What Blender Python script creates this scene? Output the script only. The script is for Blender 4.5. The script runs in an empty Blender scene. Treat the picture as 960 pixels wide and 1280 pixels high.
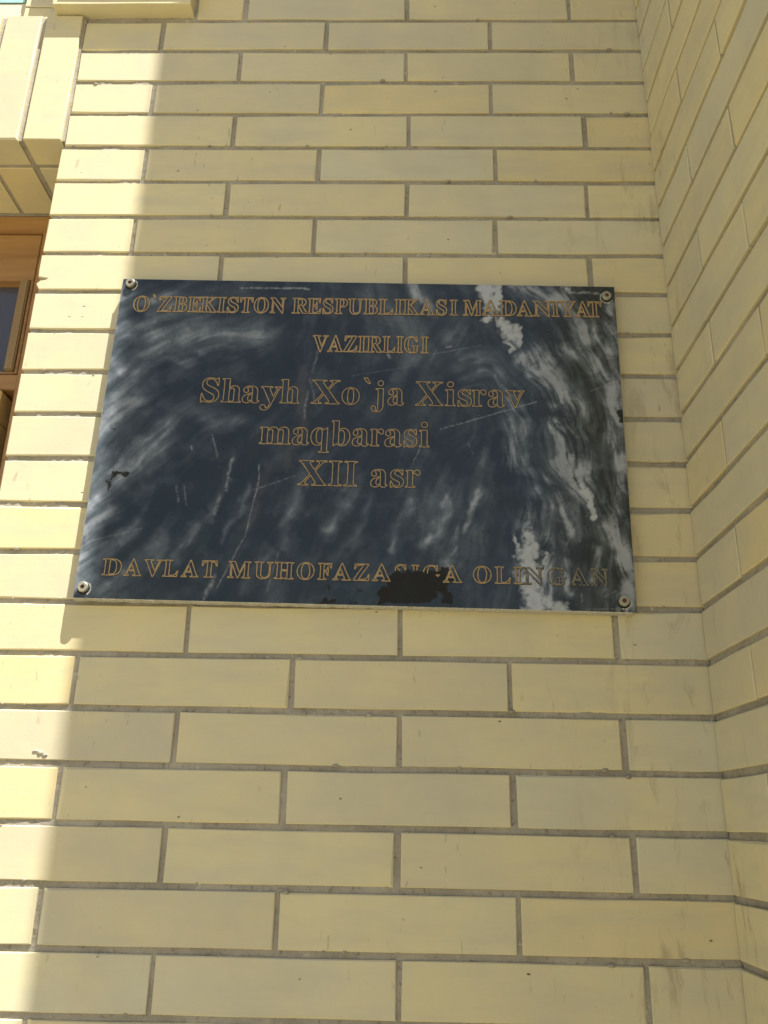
import bpy, bmesh, math, random
import numpy as np
from mathutils import Vector, Matrix, Euler

S = bpy.context.scene
COL = S.collection
GZ = 2.76                      # height of the reference bed joint above the ground

# ---------------------------------------------------------------- camera
cam_d = bpy.data.cameras.new('camera')
cam = bpy.data.objects.new('camera', cam_d); COL.objects.link(cam)
P_, Y_, R_ = 0.34935, -0.023607, 0.019268
F = Vector((math.sin(Y_)*math.cos(P_), math.cos(Y_)*math.cos(P_), math.sin(P_)))
R0 = Vector((math.cos(Y_), -math.sin(Y_), 0)); U0 = R0.cross(F)
Rv = R0*math.cos(R_)+U0*math.sin(R_); Uv = -R0*math.sin(R_)+U0*math.cos(R_)
M = Matrix((Rv, Uv, -F)).transposed().to_4x4()
M.translation = Vector((0.52139, -1.02792, -1.20988+GZ))
cam.matrix_world = M
cam_d.sensor_fit = 'AUTO'; cam_d.sensor_width = 36; cam_d.lens = 30.383
cam_d.clip_start = .02; cam_d.clip_end = 2000
S.camera = cam
S.render.resolution_x, S.render.resolution_y = 768, 1024

# ---------------------------------------------------------------- light
SUN = Vector((.95, -1.0, 2.9)).normalized()          # towards the sun
elev = math.asin(SUN.z); azim = math.atan2(SUN.x, SUN.y)
w = bpy.data.worlds.new('World'); S.world = w; w.use_nodes = True
nt = w.node_tree
sky = nt.nodes.new('ShaderNodeTexSky'); sky.sky_type = 'NISHITA'; sky.sun_disc = False
sky.sun_elevation = elev; sky.sun_rotation = azim
sky.air_density = 1.0; sky.dust_density = 2.0; sky.ozone_density = 1.0
bg = nt.nodes['Background']; bg.inputs['Strength'].default_value = .055
nt.links.new(sky.outputs[0], bg.inputs[0])
sd = bpy.data.lights.new('sun', 'SUN'); sd.energy = 5.0; sd.angle = math.radians(.42); sd.color = (1, .965, .93)
so = bpy.data.objects.new('sun', sd); COL.objects.link(so)
so.location = (3, -4, 9); so.rotation_euler = SUN.to_track_quat('Z', 'Y').to_euler()
S.view_settings.view_transform = 'Standard'; S.view_settings.look = 'None'
S.view_settings.exposure = 1.29; S.view_settings.gamma = 1; S.view_settings.use_curve_mapping = False

# ---------------------------------------------------------------- helpers
rnd = random.Random(4)
def tag(o, label=None, cat=None, group=None, kind=None):
    for k, v in (('label', label), ('category', cat), ('group', group), ('kind', kind)):
        if v: o[k] = v
    return o
def link(name, me, parent=None, loc=(0, 0, 0), rot=(0, 0, 0)):
    o = bpy.data.objects.new(name, me); COL.objects.link(o)
    if parent: o.parent = parent
    o.location = loc; o.rotation_euler = rot
    return o
def mesh(name, verts, faces, mats, midx=None, smooth=False):
    me = bpy.data.meshes.new(name); me.from_pydata(verts, [], faces)
    for m in (mats if isinstance(mats, (list, tuple)) else [mats]): me.materials.append(m)
    if midx: me.polygons.foreach_set('material_index', midx)
    if smooth: me.polygons.foreach_set('use_smooth', [True]*len(me.polygons))
    me.update(); return me
def box_v(x0, y0, z0, x1, y1, z1):
    v = [(x0, y0, z0), (x1, y0, z0), (x1, y1, z0), (x0, y1, z0), (x0, y0, z1), (x1, y0, z1), (x1, y1, z1), (x0, y1, z1)]
    f = [(0, 3, 2, 1), (4, 5, 6, 7), (0, 1, 5, 4), (1, 2, 6, 5), (2, 3, 7, 6), (3, 0, 4, 7)]
    return v, f
def boxes(name, lst, mat, parent=None, bevel=0, kind=None, loc=(0, 0, 0)):
    V, Fc = [], []
    for b in lst:
        v, f = box_v(*b); n = len(V); V += v; Fc += [tuple(i+n for i in q) for q in f]
    me = mesh(name, V, Fc, mat)
    if bevel:
        bm = bmesh.new(); bm.from_mesh(me)
        bmesh.ops.bevel(bm, geom=bm.edges[:], offset=bevel, segments=2, affect='EDGES')
        bm.to_mesh(me); bm.free()
    o = link(name, me, parent, loc)
    if kind: o['kind'] = kind
    return o

# ---------------------------------------------------------------- materials
class NT:
    def __init__(s, name):
        s.m = bpy.data.materials.new(name); s.m.use_nodes = True; s.t = s.m.node_tree
        s.b = s.t.nodes['Principled BSDF']
    def n(s, typ, **kw):
        nd = s.t.nodes.new('ShaderNode'+typ)
        for k, v in kw.items():
            if k[:2] == 'i_': s.set(nd, k[2:], v)
            else: setattr(nd, k, v)
        return nd
    def set(s, nd, key, v):
        key = int(key) if key.isdigit() else key.replace('_', ' ')
        if isinstance(v, bpy.types.NodeSocket): s.t.links.new(v, nd.inputs[key])
        else: nd.inputs[key].default_value = v
    def math(s, op, a, b=0., c=None, clamp=False):
        nd = s.n('Math', operation=op, use_clamp=clamp); s.set(nd, '0', a); s.set(nd, '1', b)
        if c is not None: s.set(nd, '2', c)
        return nd.outputs[0]
    def noise(s, vec, scale, detail=3, rough=.55, dist=0., out=0):
        nd = s.n('TexNoise'); s.set(nd, 'Vector', vec); nd.inputs['Scale'].default_value = scale
        nd.inputs['Detail'].default_value = detail; nd.inputs['Roughness'].default_value = rough; nd.inputs['Distortion'].default_value = dist
        return nd.outputs[out]
    def ramp(s, fac, lo, hi, a=0., b=1.):
        nd = s.n('MapRange'); s.set(nd, 'Value', fac)
        for i, v in ((1, lo), (2, hi), (3, a), (4, b)): nd.inputs[i].default_value = v
        return nd.outputs[0]
    def mix(s, fac, a, b, mode='MIX'):
        nd = s.n('Mix', data_type='RGBA', blend_type=mode); nd.inputs[0].default_value = 0
        s.set(nd, '0', fac)
        for i, v in ((6, a), (7, b)):
            if isinstance(v, bpy.types.NodeSocket): s.t.links.new(v, nd.inputs[i])
            else: nd.inputs[i].default_value = (*v, 1)
        return nd.outputs[2]
    def mapping(s, vec, scale=(1, 1, 1), loc=(0, 0, 0), rot=(0, 0, 0)):
        nd = s.n('Mapping'); s.set(nd, 'Vector', vec); nd.inputs['Scale'].default_value = scale
        nd.inputs['Location'].default_value = loc; nd.inputs['Rotation'].default_value = rot
        return nd.outputs[0]
    def bump(s, h, strength=.3, dist=.001, nrm=None):
        nd = s.n('Bump'); s.set(nd, 'Height', h); nd.inputs['Strength'].default_value = strength; nd.inputs['Distance'].default_value = dist
        if nrm: s.set(nd, 'Normal', nrm)
        return nd.outputs[0]
    def done(s, color=None, rough=None, normal=None, **kw):
        if color is not None:
            if isinstance(color, bpy.types.NodeSocket): s.t.links.new(color, s.b.inputs['Base Color'])
            else: s.b.inputs['Base Color'].default_value = (*color, 1)
        if rough is not None: s.set(s.b, 'Roughness', rough)
        if normal is not None: s.t.links.new(normal, s.b.inputs['Normal'])
        for k, v in kw.items(): s.set(s.b, k, v)
        return s.m

def brick_material():
    a = NT('cream_brick')
    pos = a.n('NewGeometry'); P = pos.outputs['Position']
    oi = a.n('ObjectInfo').outputs['Random']
    r = a.math('FRACT', a.math('ADD', a.math('MULTIPLY', oi, 7.31), a.math('MULTIPLY', pos.outputs['Random Per Island'], 5.17)))
    r2 = a.math('FRACT', a.math('MULTIPLY', r, 13.7)); r3 = a.math('FRACT', a.math('MULTIPLY', r, 57.3))
    c = a.mix(a.ramp(r, .1, .9), (.570, 0.518, 0.334), (.635, 0.565, 0.334))
    c = a.mix(a.ramp(r2, .5, .95, 0, .95), c, (.56, 0.533, 0.383))          # a few greyer bricks
    c = a.mix(a.ramp(r3, .66, .95, 0, .95), c, (.62, 0.518, 0.274))            # a few yellower ones
    c = a.mix(a.ramp(r3, .38, .0, 0, .95), c, (.510, .462, .318))          # and a few browner
    # cloudy firing tone, soft horizontal banding inside one brick
    off = a.n('CombineXYZ'); a.set(off, '0', a.math('MULTIPLY', r, 40.)); a.set(off, '2', a.math('MULTIPLY', r2, 40.))
    q = a.n('VectorMath', operation='ADD'); a.set(q, '0', P); a.set(q, '1', off.outputs[0]); Q = q.outputs[0]
    c = a.mix(a.ramp(a.noise(Q, 9, 3), .38, .66, 0, .6), c, (.66, 0.571, 0.309))
    c = a.mix(a.ramp(a.noise(a.mapping(Q, (4, 4, 16)), 2.2, 3), .46, .70, 0, .55), c, (.50, 0.466, 0.328))
    c = a.mix(a.ramp(a.noise(Q, 26, 4, .6), .52, .75, 0, .25), c, (.60, 0.487, 0.328))
    # dirt: rubbed brown smears and runs, thicker next to the inner corner
    sx = a.n('SeparateXYZ'); a.set(sx, 'Vector', P)
    corner = a.math('MULTIPLY', a.math('MULTIPLY', a.ramp(sx.outputs[0], .66, .87, .0, 1.), a.ramp(sx.outputs[1], -.12, -.02, .12, 1.)), a.ramp(sx.outputs[2], 2.75, 1.5, .35, 1.))
    runs = a.noise(a.mapping(P, (34, 34, 9), rot=(0, .25, 0)), 1., 6, .68, .6)
    smear = a.math('MULTIPLY', a.ramp(runs, .555, .69), corner)
    c = a.mix(a.math('MULTIPLY', smear, .72), c, (.25, 0.197, 0.115))
    sc = a.noise(a.mapping(P, (120, 120, 34), rot=(0, -.3, 0)), 1., 3, .6, .4)
    c = a.mix(a.math('MULTIPLY', a.ramp(sc, .655, .71), a.ramp(a.noise(P, 5, 2), .45, .6, .0, .6)), c, (.27, 0.228, 0.139))
    gr = a.ramp(a.noise(P, 4.2, 5, .62), .47, .70, 0, .55)
    c = a.mix(gr, c, (.47, 0.435, 0.309))
    # pits
    v = a.n('TexVoronoi'); a.set(v, 'Vector', a.mapping(P, (1, 1, 1.6))); v.inputs['Scale'].default_value = 55
    pv = a.n('SeparateColor'); a.set(pv, '0', v.outputs['Color'])
    pit = a.math('MULTIPLY', a.ramp(a.math('ADD', v.outputs['Distance'], a.math('MULTIPLY', a.noise(P, 300, 2), .12)), .12, .19, 1, 0), a.ramp(pv.outputs[0], .955, .965))
    c = a.mix(a.math('MULTIPLY', pit, .8), c, (.10, .075, .045))
    h = a.math('ADD', a.math('MULTIPLY', a.noise(P, 420, 3), .25), a.math('MULTIPLY', a.noise(P, 42, 4), .6))
    h = a.math('SUBTRACT', h, a.math('MULTIPLY', pit, 2.))
    h = a.math('ADD', h, a.math('MULTIPLY', a.noise(a.mapping(P, (3, 3, 160)), 1., 2), .18))
    return a.done(c, a.ramp(a.noise(P, 60, 2), .3, .7, .52, .72), a.bump(h, .35, .0012), Specular_IOR_Level=.35)
def mortar_material():
    a = NT('grey_mortar'); P = a.n('NewGeometry').outputs['Position']
    c = a.mix(a.ramp(a.noise(P, 14, 4), .35, .7), (.29, .265, .205), (.43, .39, .31))
    c = a.mix(a.ramp(a.noise(P, 260, 3, .7), .58, .72, 0, .55), c, (.42, .40, .33))
    c = a.mix(a.ramp(a.noise(P, 180, 3), .60, .70, 0, .6), c, (.17, .14, .10))
    c = a.mix(a.ramp(a.noise(P, 75, 3, .6), .67, .72, 0, .8), c, (.52, .50, .43))
    h = a.math('ADD', a.noise(P, 320, 4, .7), a.noise(P, 70, 3))
    return a.done(c, .93, a.bump(h, .8, .0015), Specular_IOR_Level=.2)
def wood_material(name, c1, c2, axis):
    a = NT(name); P = a.n('NewGeometry').outputs['Position']
    sc = (5, 60, 60) if axis == 'x' else (60, 60, 5)
    n = a.noise(a.mapping(P, sc), 1., 5, .6, .6)
    c = a.mix(a.ramp(n, .3, .7), c1, c2)
    return a.done(c, a.ramp(n, .3, .7, .38, .55), a.bump(n, .25, .001))
def plain(name, col, rough, metal=0., scale=120, amt=.25, bump=.2):
    a = NT(name); P = a.n('TexCoord').outputs['Object']
    n = a.noise(P, scale, 4, .6)
    c = a.mix(a.ramp(n, .3, .7), tuple(x*(1-amt) for x in col), tuple(min(1, x*(1+amt)) for x in col))
    return a.done(c, rough, a.bump(n, bump, .0006), Metallic=metal)
BRICK = brick_material(); MORTAR = mortar_material()
WOOD_H = wood_material('varnished_wood_rail', (.30, .155, .055), (.42, .235, .085), 'x')
WOOD_V = wood_material('varnished_wood_stile', (.25, .16, .065), (.33, .22, .095), 'z')
WOOD_LIT = wood_material('wood_lit_tone', (.60, .42, .16), (.72, .53, .24), 'z')  # lit look of the lower sashes put into a paler wood colour
TILE = plain('turquoise_glaze', (.34, .60, .54), .12, scale=30, amt=.15)
PLASTER = plain('cream_plaster', (.60, .54, .40), .8, scale=40, amt=.07)
SILL = plain('painted_sill', (.35, .33, .30), .6)
g = NT('window_glass'); GLASS = g.done((.075, .075, .090), .13, g.bump(g.noise(g.n('TexCoord').outputs['Object'], 6, 2), .06, .002), Specular_IOR_Level=.7)

# ---------------------------------------------------------------- brick meshes
cache = {}
def brick_geo(w, h, d, seed, bev=.0010, jit=.0008):
    r = random.Random(seed)
    nx = 3 if w > .09 else 1
    nz = 3 if h > .09 else 1
    ring = [(w*i/nx, 0) for i in range(nx)]+[(w, h*i/nz) for i in range(nz)]+[(w-w*i/nx, h) for i in range(nx)]+[(0, h-h*i/nz) for i in range(nz)]
    n = len(ring); cx, cz = w/2, h/2
    outer, inner = [], []
    for x, z in ring:
        on_x = x in (0, w); on_z = z in (0, h)
        jx = r.uniform(-jit, jit*.3)*(1 if x == w else -1 if x == 0 else 0) if on_x else r.uniform(-.012, .012)
        jz = r.uniform(-jit, jit*.3)*(1 if z == h else -1 if z == 0 else 0) if on_z else r.uniform(-.012, .012)
        x2, z2 = x+jx, z+jz
        chip = r.random() < .10
        b = bev*(r.uniform(.7, 1.5) if not chip else r.uniform(2, 3.2))
        outer.append((x2, b*.8, z2))
        sx = 1 if x < cx else -1; sz = 1 if z < cz else -1
        inner.append((x2+(sx*b if on_x else 0), 0, z2+(sz*b if on_z else 0)))
    back = [(x, d, z) for x, _, z in outer]
    V = inner+outer+back
    Fc = [tuple(range(n))]
    for i in range(n):
        j = (i+1) % n
        Fc.append((i, n+i, n+j, j)); Fc.append((n+i, 2*n+i, 2*n+j, n+j))
    Fc.append(tuple(2*n+i for i in range(n-1, -1, -1)))
    return V, Fc
def brick_mesh(w, h, d):
    key = (round(w, 3), round(h, 3), round(d, 3)); k = rnd.randrange(5)
    if (key, k) not in cache:
        V, Fc = brick_geo(*key, hash((key, k)) % 99991 if False else int(key[0]*7919+key[1]*104729+key[2]*1299709)+k*31)
        cache[(key, k)] = mesh('brick', V, Fc, BRICK)
    return cache[(key, k)]
class Bulk:
    """bricks beyond the count limit or beyond the picture, joined"""
    def __init__(s): s.V = []; s.F = []
    def add(s, w, h, d, loc, rz=0):
        V, Fc = brick_geo(w, h, d, rnd.randrange(1 << 30)); n = len(s.V)
        ca, sa = round(math.cos(rz)), round(math.sin(rz))
        s.V += [(loc[0]+ca*x-sa*y, loc[1]+sa*x+ca*y, loc[2]+z) for x, y, z in V]
        s.F += [tuple(i+n for i in q) for q in Fc]
    def build(s, parent):
        return tag(link('brickwork', mesh('brickwork', s.V, s.F, BRICK), parent), kind='stuff')
def brick(parent, w, h, d, loc, rz=0, tilt=True):
    t = (rnd.uniform(-.002, .002), rnd.uniform(-.0016, .0016)) if tilt else (0, 0)
    return link('brick', brick_mesh(w, h, d), parent, loc, (0, t[1], rz) if rz == 0 else (0, 0, rz+t[0]*.5))

def notched_brick(parent, w, h, d, loc):
    pts = [(.004, 0), (w*.33, .0004), (w*.66, 0), (w, 0), (w, h*.5), (w, h), (w*.66, h), (w*.33, h), (0, h), (0, h*.55), (.0006, h*.36), (.016, h*.31), (.011, h*.25), (.004, h*.23), (-.0005, h*.14)]
    n = len(pts); V = []
    for y, q in ((.0, .0009), (.0008, 0), (d, 0)):
        for x, z in pts: V.append((x+(q if x < w/2 else -q), y, z+(q if z < h/2 else -q)))
    Fc = [tuple(range(n))]
    for a in range(2):
        for i in range(n): j = (i+1) % n; Fc.append((a*n+i, a*n+n+i, a*n+n+j, a*n+j))
    o = link('brick', mesh('brick', V, Fc, BRICK), parent, loc); o['label'] = 'brick with a chipped notch in its left end'
PZ = .063798; BED = .0070; PERP = .0060
XC = .8826                                   # inner corner
def zj(k): return GZ-k*PZ                    # height of bed joint k of the front wall
TOP, BOT = -44, 43
SILL_ROW = 29

# ---------------------------------------------------------------- the ground
gm = NT('pale_paving'); P = gm.n('NewGeometry').outputs['Position']
bt = gm.n('TexBrick', offset=.5); gm.set(bt, 'Vector', P); bt.inputs['Scale'].default_value = 2.2
bt.inputs['Color1'].default_value = (.32, .28, .175, 1); bt.inputs['Color2'].default_value = (.28, .245, .15, 1); bt.inputs['Mortar'].default_value = (.17, .155, .12, 1)
bt.inputs['Mortar Size'].default_value = .008
gc = gm.mix(gm.ramp(gm.noise(P, 1.4, 4), .4, .7, 0, .4), bt.outputs['Color'], (.25, .215, .14))
GROUND = gm.done(gc, .85)
tag(link('ground', mesh('ground', [(-300, -300, 0), (300, -300, 0), (300, 300, 0), (-300, 300, 0)], [(0, 1, 2, 3)], GROUND)), kind='structure')

# ---------------------------------------------------------------- front wall
wall = tag(link('brick_wall', None), 'cream brick wall in running bond behind the dark stone plaque', 'brick wall')
XL, XR = -2.2, 2.4
XWL = -.933                                  # left side of the window opening
ZT = zj(-19)                                 # top of the tiled niche over the lintel
core_y1 = .26
def mortar_sheet(x0, x1, z0, z1, y0=.0030, amp=.0011, step=.006):
    nx = int((x1-x0)/step)+1; nz = int((z1-z0)/step)+1
    r = np.random.default_rng(5); n = r.random((nz, nx)); k = r.random((nz//5+3, nx//5+3))
    V = []
    for j in range(nz):
        for i in range(nx):
            y = y0+amp*(n[j, i]-.5)*1.2+amp*(k[j//5, i//5]-.5)*1.4
            V.append((x0+(x1-x0)*i/(nx-1), y, z0+(z1-z0)*j/(nz-1)))
    Fc = [(j*nx+i, j*nx+i+1, (j+1)*nx+i+1, (j+1)*nx+i) for j in range(nz-1) for i in range(nx-1)]
    return V, Fc
V, Fc = mortar_sheet(.003, XC+.004, zj(24), zj(-3))
zlo, zhi = zj(24), zj(-3)
for b in ((.003, .006, zlo-.002, XC+.004, core_y1, zhi+.002),
          (.003, .0035, .01, XC+.004, core_y1+.001, zlo), (-.042, .0035, zhi, XC+.004, core_y1+.002, zj(TOP)),
          (-.0405, .0036, zj(0)+.010, .003, core_y1-.001, zhi),
          (1.11, .0035, .01, XR-.003, core_y1, zj(TOP)), (XC+.004, .02, .01, 1.11, core_y1-.002, zj(TOP)),
          (XL+.003, .0035, .01, XWL-.003, core_y1, zj(TOP)), (XWL-.003, .0035, .01, .003, core_y1+.003, zj(SILL_ROW)-.03),
          (XWL-.002, .0, GZ-.2435, .003, .1655, GZ+.0055), (XWL-.0025, .1655, GZ-.2463, .003, .2615, GZ+.0056), (XWL-.0028, .064, GZ+.0056, -.0412, .2595, ZT+.0045), (-.118, .035, GZ+.0096, -.0413, .0645, ZT+.0046), (XWL-.003, .0035, ZT+.004, -.042, core_y1-.003, zj(TOP))):
    v, f = box_v(*b); n = len(V); V = V+v; Fc = Fc+[tuple(i+n for i in q) for q in f]
link('mortar', mesh('mortar', V, Fc, MORTAR), wall)

def joint_x(k, n):                            # n-th perpend of row k (rows counted downwards), in metres
    return .26*n if k % 2 == 0 else .26*n-.13
meas = {0: [.2591, .5188, .7774], 1: [.1297, .3914, .6503], 2: [.2575, .5173, .7757], 3: [.1275, .389, .6487], 4: [.2585, .5231, .7885], 5: [.1296, .3905, .6518],
        6: [.2589, .5216, .7826], 7: [.1276, .3888, .6493], 8: [.2587, .5203, .7804], 16: [.261, .5191, .7788], 17: [.1321, .392, .6489], 18: [.2593, .5197, .7787],
        19: [.1298, .3899, .6502], 20: [.2581, .5195, .7803], 21: [.1277, .3887, .6503], 22: [.2588, .522, .7834]}
bulk = Bulk()
for k in range(TOP+1, BOT+1):
    z0 = zj(k)+BED/2; h = PZ-BED
    if z0 < .02: z0 = .004
    single = -3 <= k <= 27
    yj = lambda: rnd.uniform(-.0005, .0007)
    # between the window (or niche) and the inner corner
    left = (.0035 if k <= 4 else 0.) if k >= 1 else -.045 if k == 0 else -.021 if k == -1 else -.085
    xs = [x for x in meas.get(k, [joint_x(k, n) for n in (1, 2, 3)])]
    if k in (0, -1): xs = [.178]+[x for x in xs if x > .2]
    edges = [left]+xs+[XC+.009+PERP/2]
    if zj(k) > ZT-.01 or k > SILL_ROW: edges = [.26*n-(.13 if k % 2 else 0) for n in range(-8, 1) if XL < .26*n-(.13 if k % 2 else 0) < -.05]+edges[1:]; edges = [XL]+edges
    for a, b in zip(edges[:-1], edges[1:]):
        x0 = a+(PERP/2 if a != edges[0] else 0); wd = b-PERP/2-x0
        y = yj(); d = .11; zo = z0
        if a == edges[0] and 4 < k <= SILL_ROW: d = .16
        if k in (0, -1) and a < 0:
            y = -.0238 if k == 0 else -.043
            if k == 0: z0 += .005; h -= .0045
            else: brick(wall, .020, h, d, (-.045, 0, z0))
        if k == 8 and a == edges[0]: notched_brick(wall, wd, h, d, (x0, y, z0))
        elif single: brick(wall, wd+rnd.choice((-.001, 0, .001)), h, d, (x0, y, z0), tilt=y > -.01)
        else: bulk.add(wd, h, d, (x0, y, z0))
        if y < -.01 and k == 0: z0 -= .005; h += .0045
    # left of the window and right of the side wall
    if not (zj(k) > ZT-.01 or k > SILL_ROW):
        e = [XL]+[.26*n-(.13 if k % 2 else 0) for n in range(-8, -3) if .26*n-(.13 if k % 2 else 0) < XWL-.04]+[XWL+PERP/2]
        for a, b in zip(e[:-1], e[1:]): bulk.add(b-a-PERP, h, .16, (a+PERP/2, yj(), z0))
    e = [1.142]+[.26*n-(.13 if k % 2 else 0) for n in range(5, 10) if .26*n-(.13 if k % 2 else 0) > 1.18]
    for a, b in zip(e[:-1], e[1:]): bulk.add(b-a-PERP, h, .11, (a+PERP/2, yj(), z0))
bulk.build(wall)
# mortar smears dried on the brick edges, and a few specks
def lumps(name, pts, mat, hgt=.0013, stretch=1.6):
    V, Fc = [], []; rr = random.Random(31)
    for x, z, r_ in pts:
        b = len(V); n = 9; V.append((x, -hgt*min(1, r_/.003), z))
        for q, yy in ((.55, -hgt*.75*min(1, r_/.003)), (1., .0006)):
            for i in range(n):
                t = 2*math.pi*i/n; k = r_*q*rr.uniform(.7, 1.25)
                V.append((x+stretch*k*math.cos(t), yy, z+k*math.sin(t)))
        for i in range(n):
            j = (i+1) % n; Fc += [(b, b+1+j, b+1+i), (b+1+i, b+1+j, b+1+n+j, b+1+n+i)]
    me = mesh(name, V, Fc, mat); bm = bmesh.new(); bm.from_mesh(me); bmesh.ops.recalc_face_normals(bm, faces=bm.faces[:]); bm.to_mesh(me); bm.free()
    return tag(link(name, me, wall), kind='stuff')
lp = [(.1046, GZ-1.1365, .0035), (.0985, GZ-1.1345, .0024), (.1105, GZ-1.1390, .0026)]
for _ in range(150):
    k = rnd.randrange(0, 24); x = rnd.uniform(.01, .87); sgn = rnd.choice((-1, 1))
    lp.append((x, zj(k)+sgn*(BED/2+rnd.uniform(-.001, .0006)), rnd.choice((.0006, .0009, .0012, .0018, .0026))))
lumps('mortar_smear', lp, MORTAR)
SPECK = plain('dark_speck', (.10, .075, .04), .9, scale=400, amt=.4)
lumps('dirt_speck', [(.6385, GZ-1.2445, .0014), (.6355, GZ-1.2455, .0010), (.6435, GZ-1.2425, .0008), (.6595, GZ-1.3535, .0010), (.5750, GZ-.118, .0007), (.4520, GZ-1.0700, .0007)], SPECK, .0008, 1.9)
# soldier course over the window: an outer and an inner row of upright bricks
for i in range(14):
    x = -.001-.0575-.066*i
    if x < XWL-.005: break
    brick(wall, .0575, .2510, .0545, (x, -.0065+rnd.uniform(-.0008, .0008), GZ-.2462+rnd.uniform(-.0006, .0006)))
    brick(wall, .0575, .2480, .1060, (x+rnd.uniform(-.001, .001), .0565, GZ-.2458))
# niche above the lintel: plastered back and turquoise tiles
boxes('niche_panel', [(XWL+.003, .050, GZ+.009, -.1185, .0636, ZT+.003)], PLASTER, wall)
for k in range(0, -19, -1):
    brick(wall, .0745, PZ-BED, .028, (-.1205, .030+rnd.uniform(-.0006, .0006), zj(k)+BED/2+(.006 if k == 0 else 0)))
for i in range(6):
    for j in range(7):
        boxes('glazed_tile', [(0, 0, 0, .127, .010, .127)], TILE, wall, bevel=.0015, loc=(-.131-.1275-.130*i, .0485, GZ+.0985+.130*j))
# window set back in the opening
FY = .168
win = boxes('window', [(XWL, FY, GZ-.278, -.001, FY+.062, GZ-.2465), (-.0895, FY, zj(SILL_ROW)+.012, -.001, FY+.062, GZ-.278),
                       (XWL, FY, zj(SILL_ROW)+.012, XWL+.088, FY+.062, GZ-.278), (XWL+.088, FY+.004, GZ-.575, -.0895, FY+.06, GZ-.548),
                       (-.49, FY+.001, zj(SILL_ROW)+.04, -.44, FY+.061, GZ-.278), (XWL+.088, FY+.002, zj(SILL_ROW)+.012, -.0895, FY+.061, zj(SILL_ROW)+.04)], WOOD_H, wall, bevel=.0015)
win['label'] = 'brown varnished wooden window set back in the brick opening'
for x0, x1 in ((-.438, -.0935), (-.845+.0, -.492)):
    s = boxes('sash', [(x0, FY+.006, GZ-.372, x1, FY+.05, GZ-.2805), (x0, FY+.006, GZ-.5455, x0+.014, FY+.05, GZ-.372), (x1-.005, FY+.006, GZ-.5455, x1, FY+.05, GZ-.372), (x0+.014, FY+.007, GZ-.5455, x1-.005, FY+.049, GZ-.541)], WOOD_H, win, bevel=.001)
    boxes('glazing_bead', [(x1-.021, FY+.001, GZ-.541, x1-.0055, FY+.02, GZ-.372), (x0+.0145, FY+.001, GZ-.541, x0+.029, FY+.02, GZ-.372)], WOOD_V, s, bevel=.002)
    boxes('pane', [(x0+.014, FY+.024, GZ-.5405, x1-.0055, FY+.028, GZ-.3725)], GLASS, s)
    zb = zj(SILL_ROW)+.043
    s = boxes('sash', [(x0, FY-.004, GZ-.63, x1-.014, FY+.04, GZ-.579), (x0, FY-.004, zb, x1-.014, FY+.04, zb+.06), (x0, FY-.004, zb+.06, x0+.05, FY+.04, GZ-.63), (x1-.064, FY-.004, zb+.06, x1-.014, FY+.04, GZ-.63)], WOOD_LIT, win, bevel=.002)
    boxes('pane', [(x0+.05, FY+.016, zb+.06, x1-.064, FY+.02, GZ-.63)], GLASS, s)
boxes('room_back', [(XWL, FY+.066, zj(SILL_ROW), -.001, FY+.07, GZ-.2465)], GLASS, win)
boxes('sill', [(XWL+.002, -.03, zj(SILL_ROW)-.028, -.002, FY-.002, zj(SILL_ROW)+.01)], SILL, win, bevel=.002)
boxes('coping', [(XL, -.04, zj(TOP)+.004, XR, .30, zj(TOP)+.07)], PLASTER, wall, bevel=.004)

# ---------------------------------------------------------------- side wall meeting it at the inner corner
side = tag(link('side_wall', None, None, (XC, 0, 0)), 'cream brick side wall projecting towards the viewer at the right, its courses running up steeply', 'brick wall')
OFF = {1: .42, 2: .30, 3: .31, 4: .30, 5: .27, 6: .25, 7: .21, 8: .16, 9: .15, 10: .10, 11: .09, 12: .06, 13: .03, 14: .04, 15: .03}
def zs(k): return GZ-(k-OFF.get(k, .33 if k < 1 else 0))*PZ
DS = .797; YG = .0035
b2 = Bulk()
V, Fc = [], []
nx, nz = 130, 290
r = np.random.default_rng(8)
nn = r.random((nz, nx)); z0_, z1_ = zs(24), zs(-4)
for j in range(nz):
    for i in range(nx): V.append((.0042+.0012*(nn[j, i]-.5), .0026-(DS-.002)*i/(nx-1), z0_+(z1_-z0_)*j/(nz-1)))
Fc = [(j*nx+i, j*nx+i+1, (j+1)*nx+i+1, (j+1)*nx+i) for j in range(nz-1) for i in range(nx-1)]
for b in ((.007, -DS+.004, z0_-.002, .253, -.003, z1_+.002), (.0036, -DS+.003, .01, .254, -.0031, z0_), (.0036, -DS+.003, z1_, .254, -.0032, zs(TOP))):
    v, f = box_v(*b); n = len(V); V = V+v; Fc = Fc+[tuple(i+n for i in q) for q in f]
link('mortar', mesh('mortar', V, Fc, MORTAR), side)
SP = .0032
for k in range(TOP+1, BOT+1):
    z0 = zs(k)+.0036; h = zs(k-1)-zs(k)-.0076
    if z0 < .02: h -= .02-z0; z0 = .02
    if k % 2: e = [.0014, .131, .391, .651, DS+SP/2]
    else: e = [.0014, .261, .521, DS+SP/2]
    for a, b in zip(e[:-1], e[1:]):
        y0 = a+(SP/2 if a > .01 else 0); wd = b-SP/2-y0
        x = rnd.uniform(-.0005, .0006)
        if -4 <= k <= 27: brick(side, wd, h, .115, (x, -y0, z0), -math.pi/2)
        else: b2.add(wd, h, .115, (x, -y0, z0), -math.pi/2)
    for a, b in zip(e[:-1], e[1:]):
        b2.add(b-a-SP, h, .115, (.2575, -b+SP/2, z0), math.pi/2)
b2.build(side)
boxes('coping', [(-.03, -DS-.03, zs(TOP)+.004, .29, -.041, zs(TOP)+.07)], PLASTER, side, bevel=.004)


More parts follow.
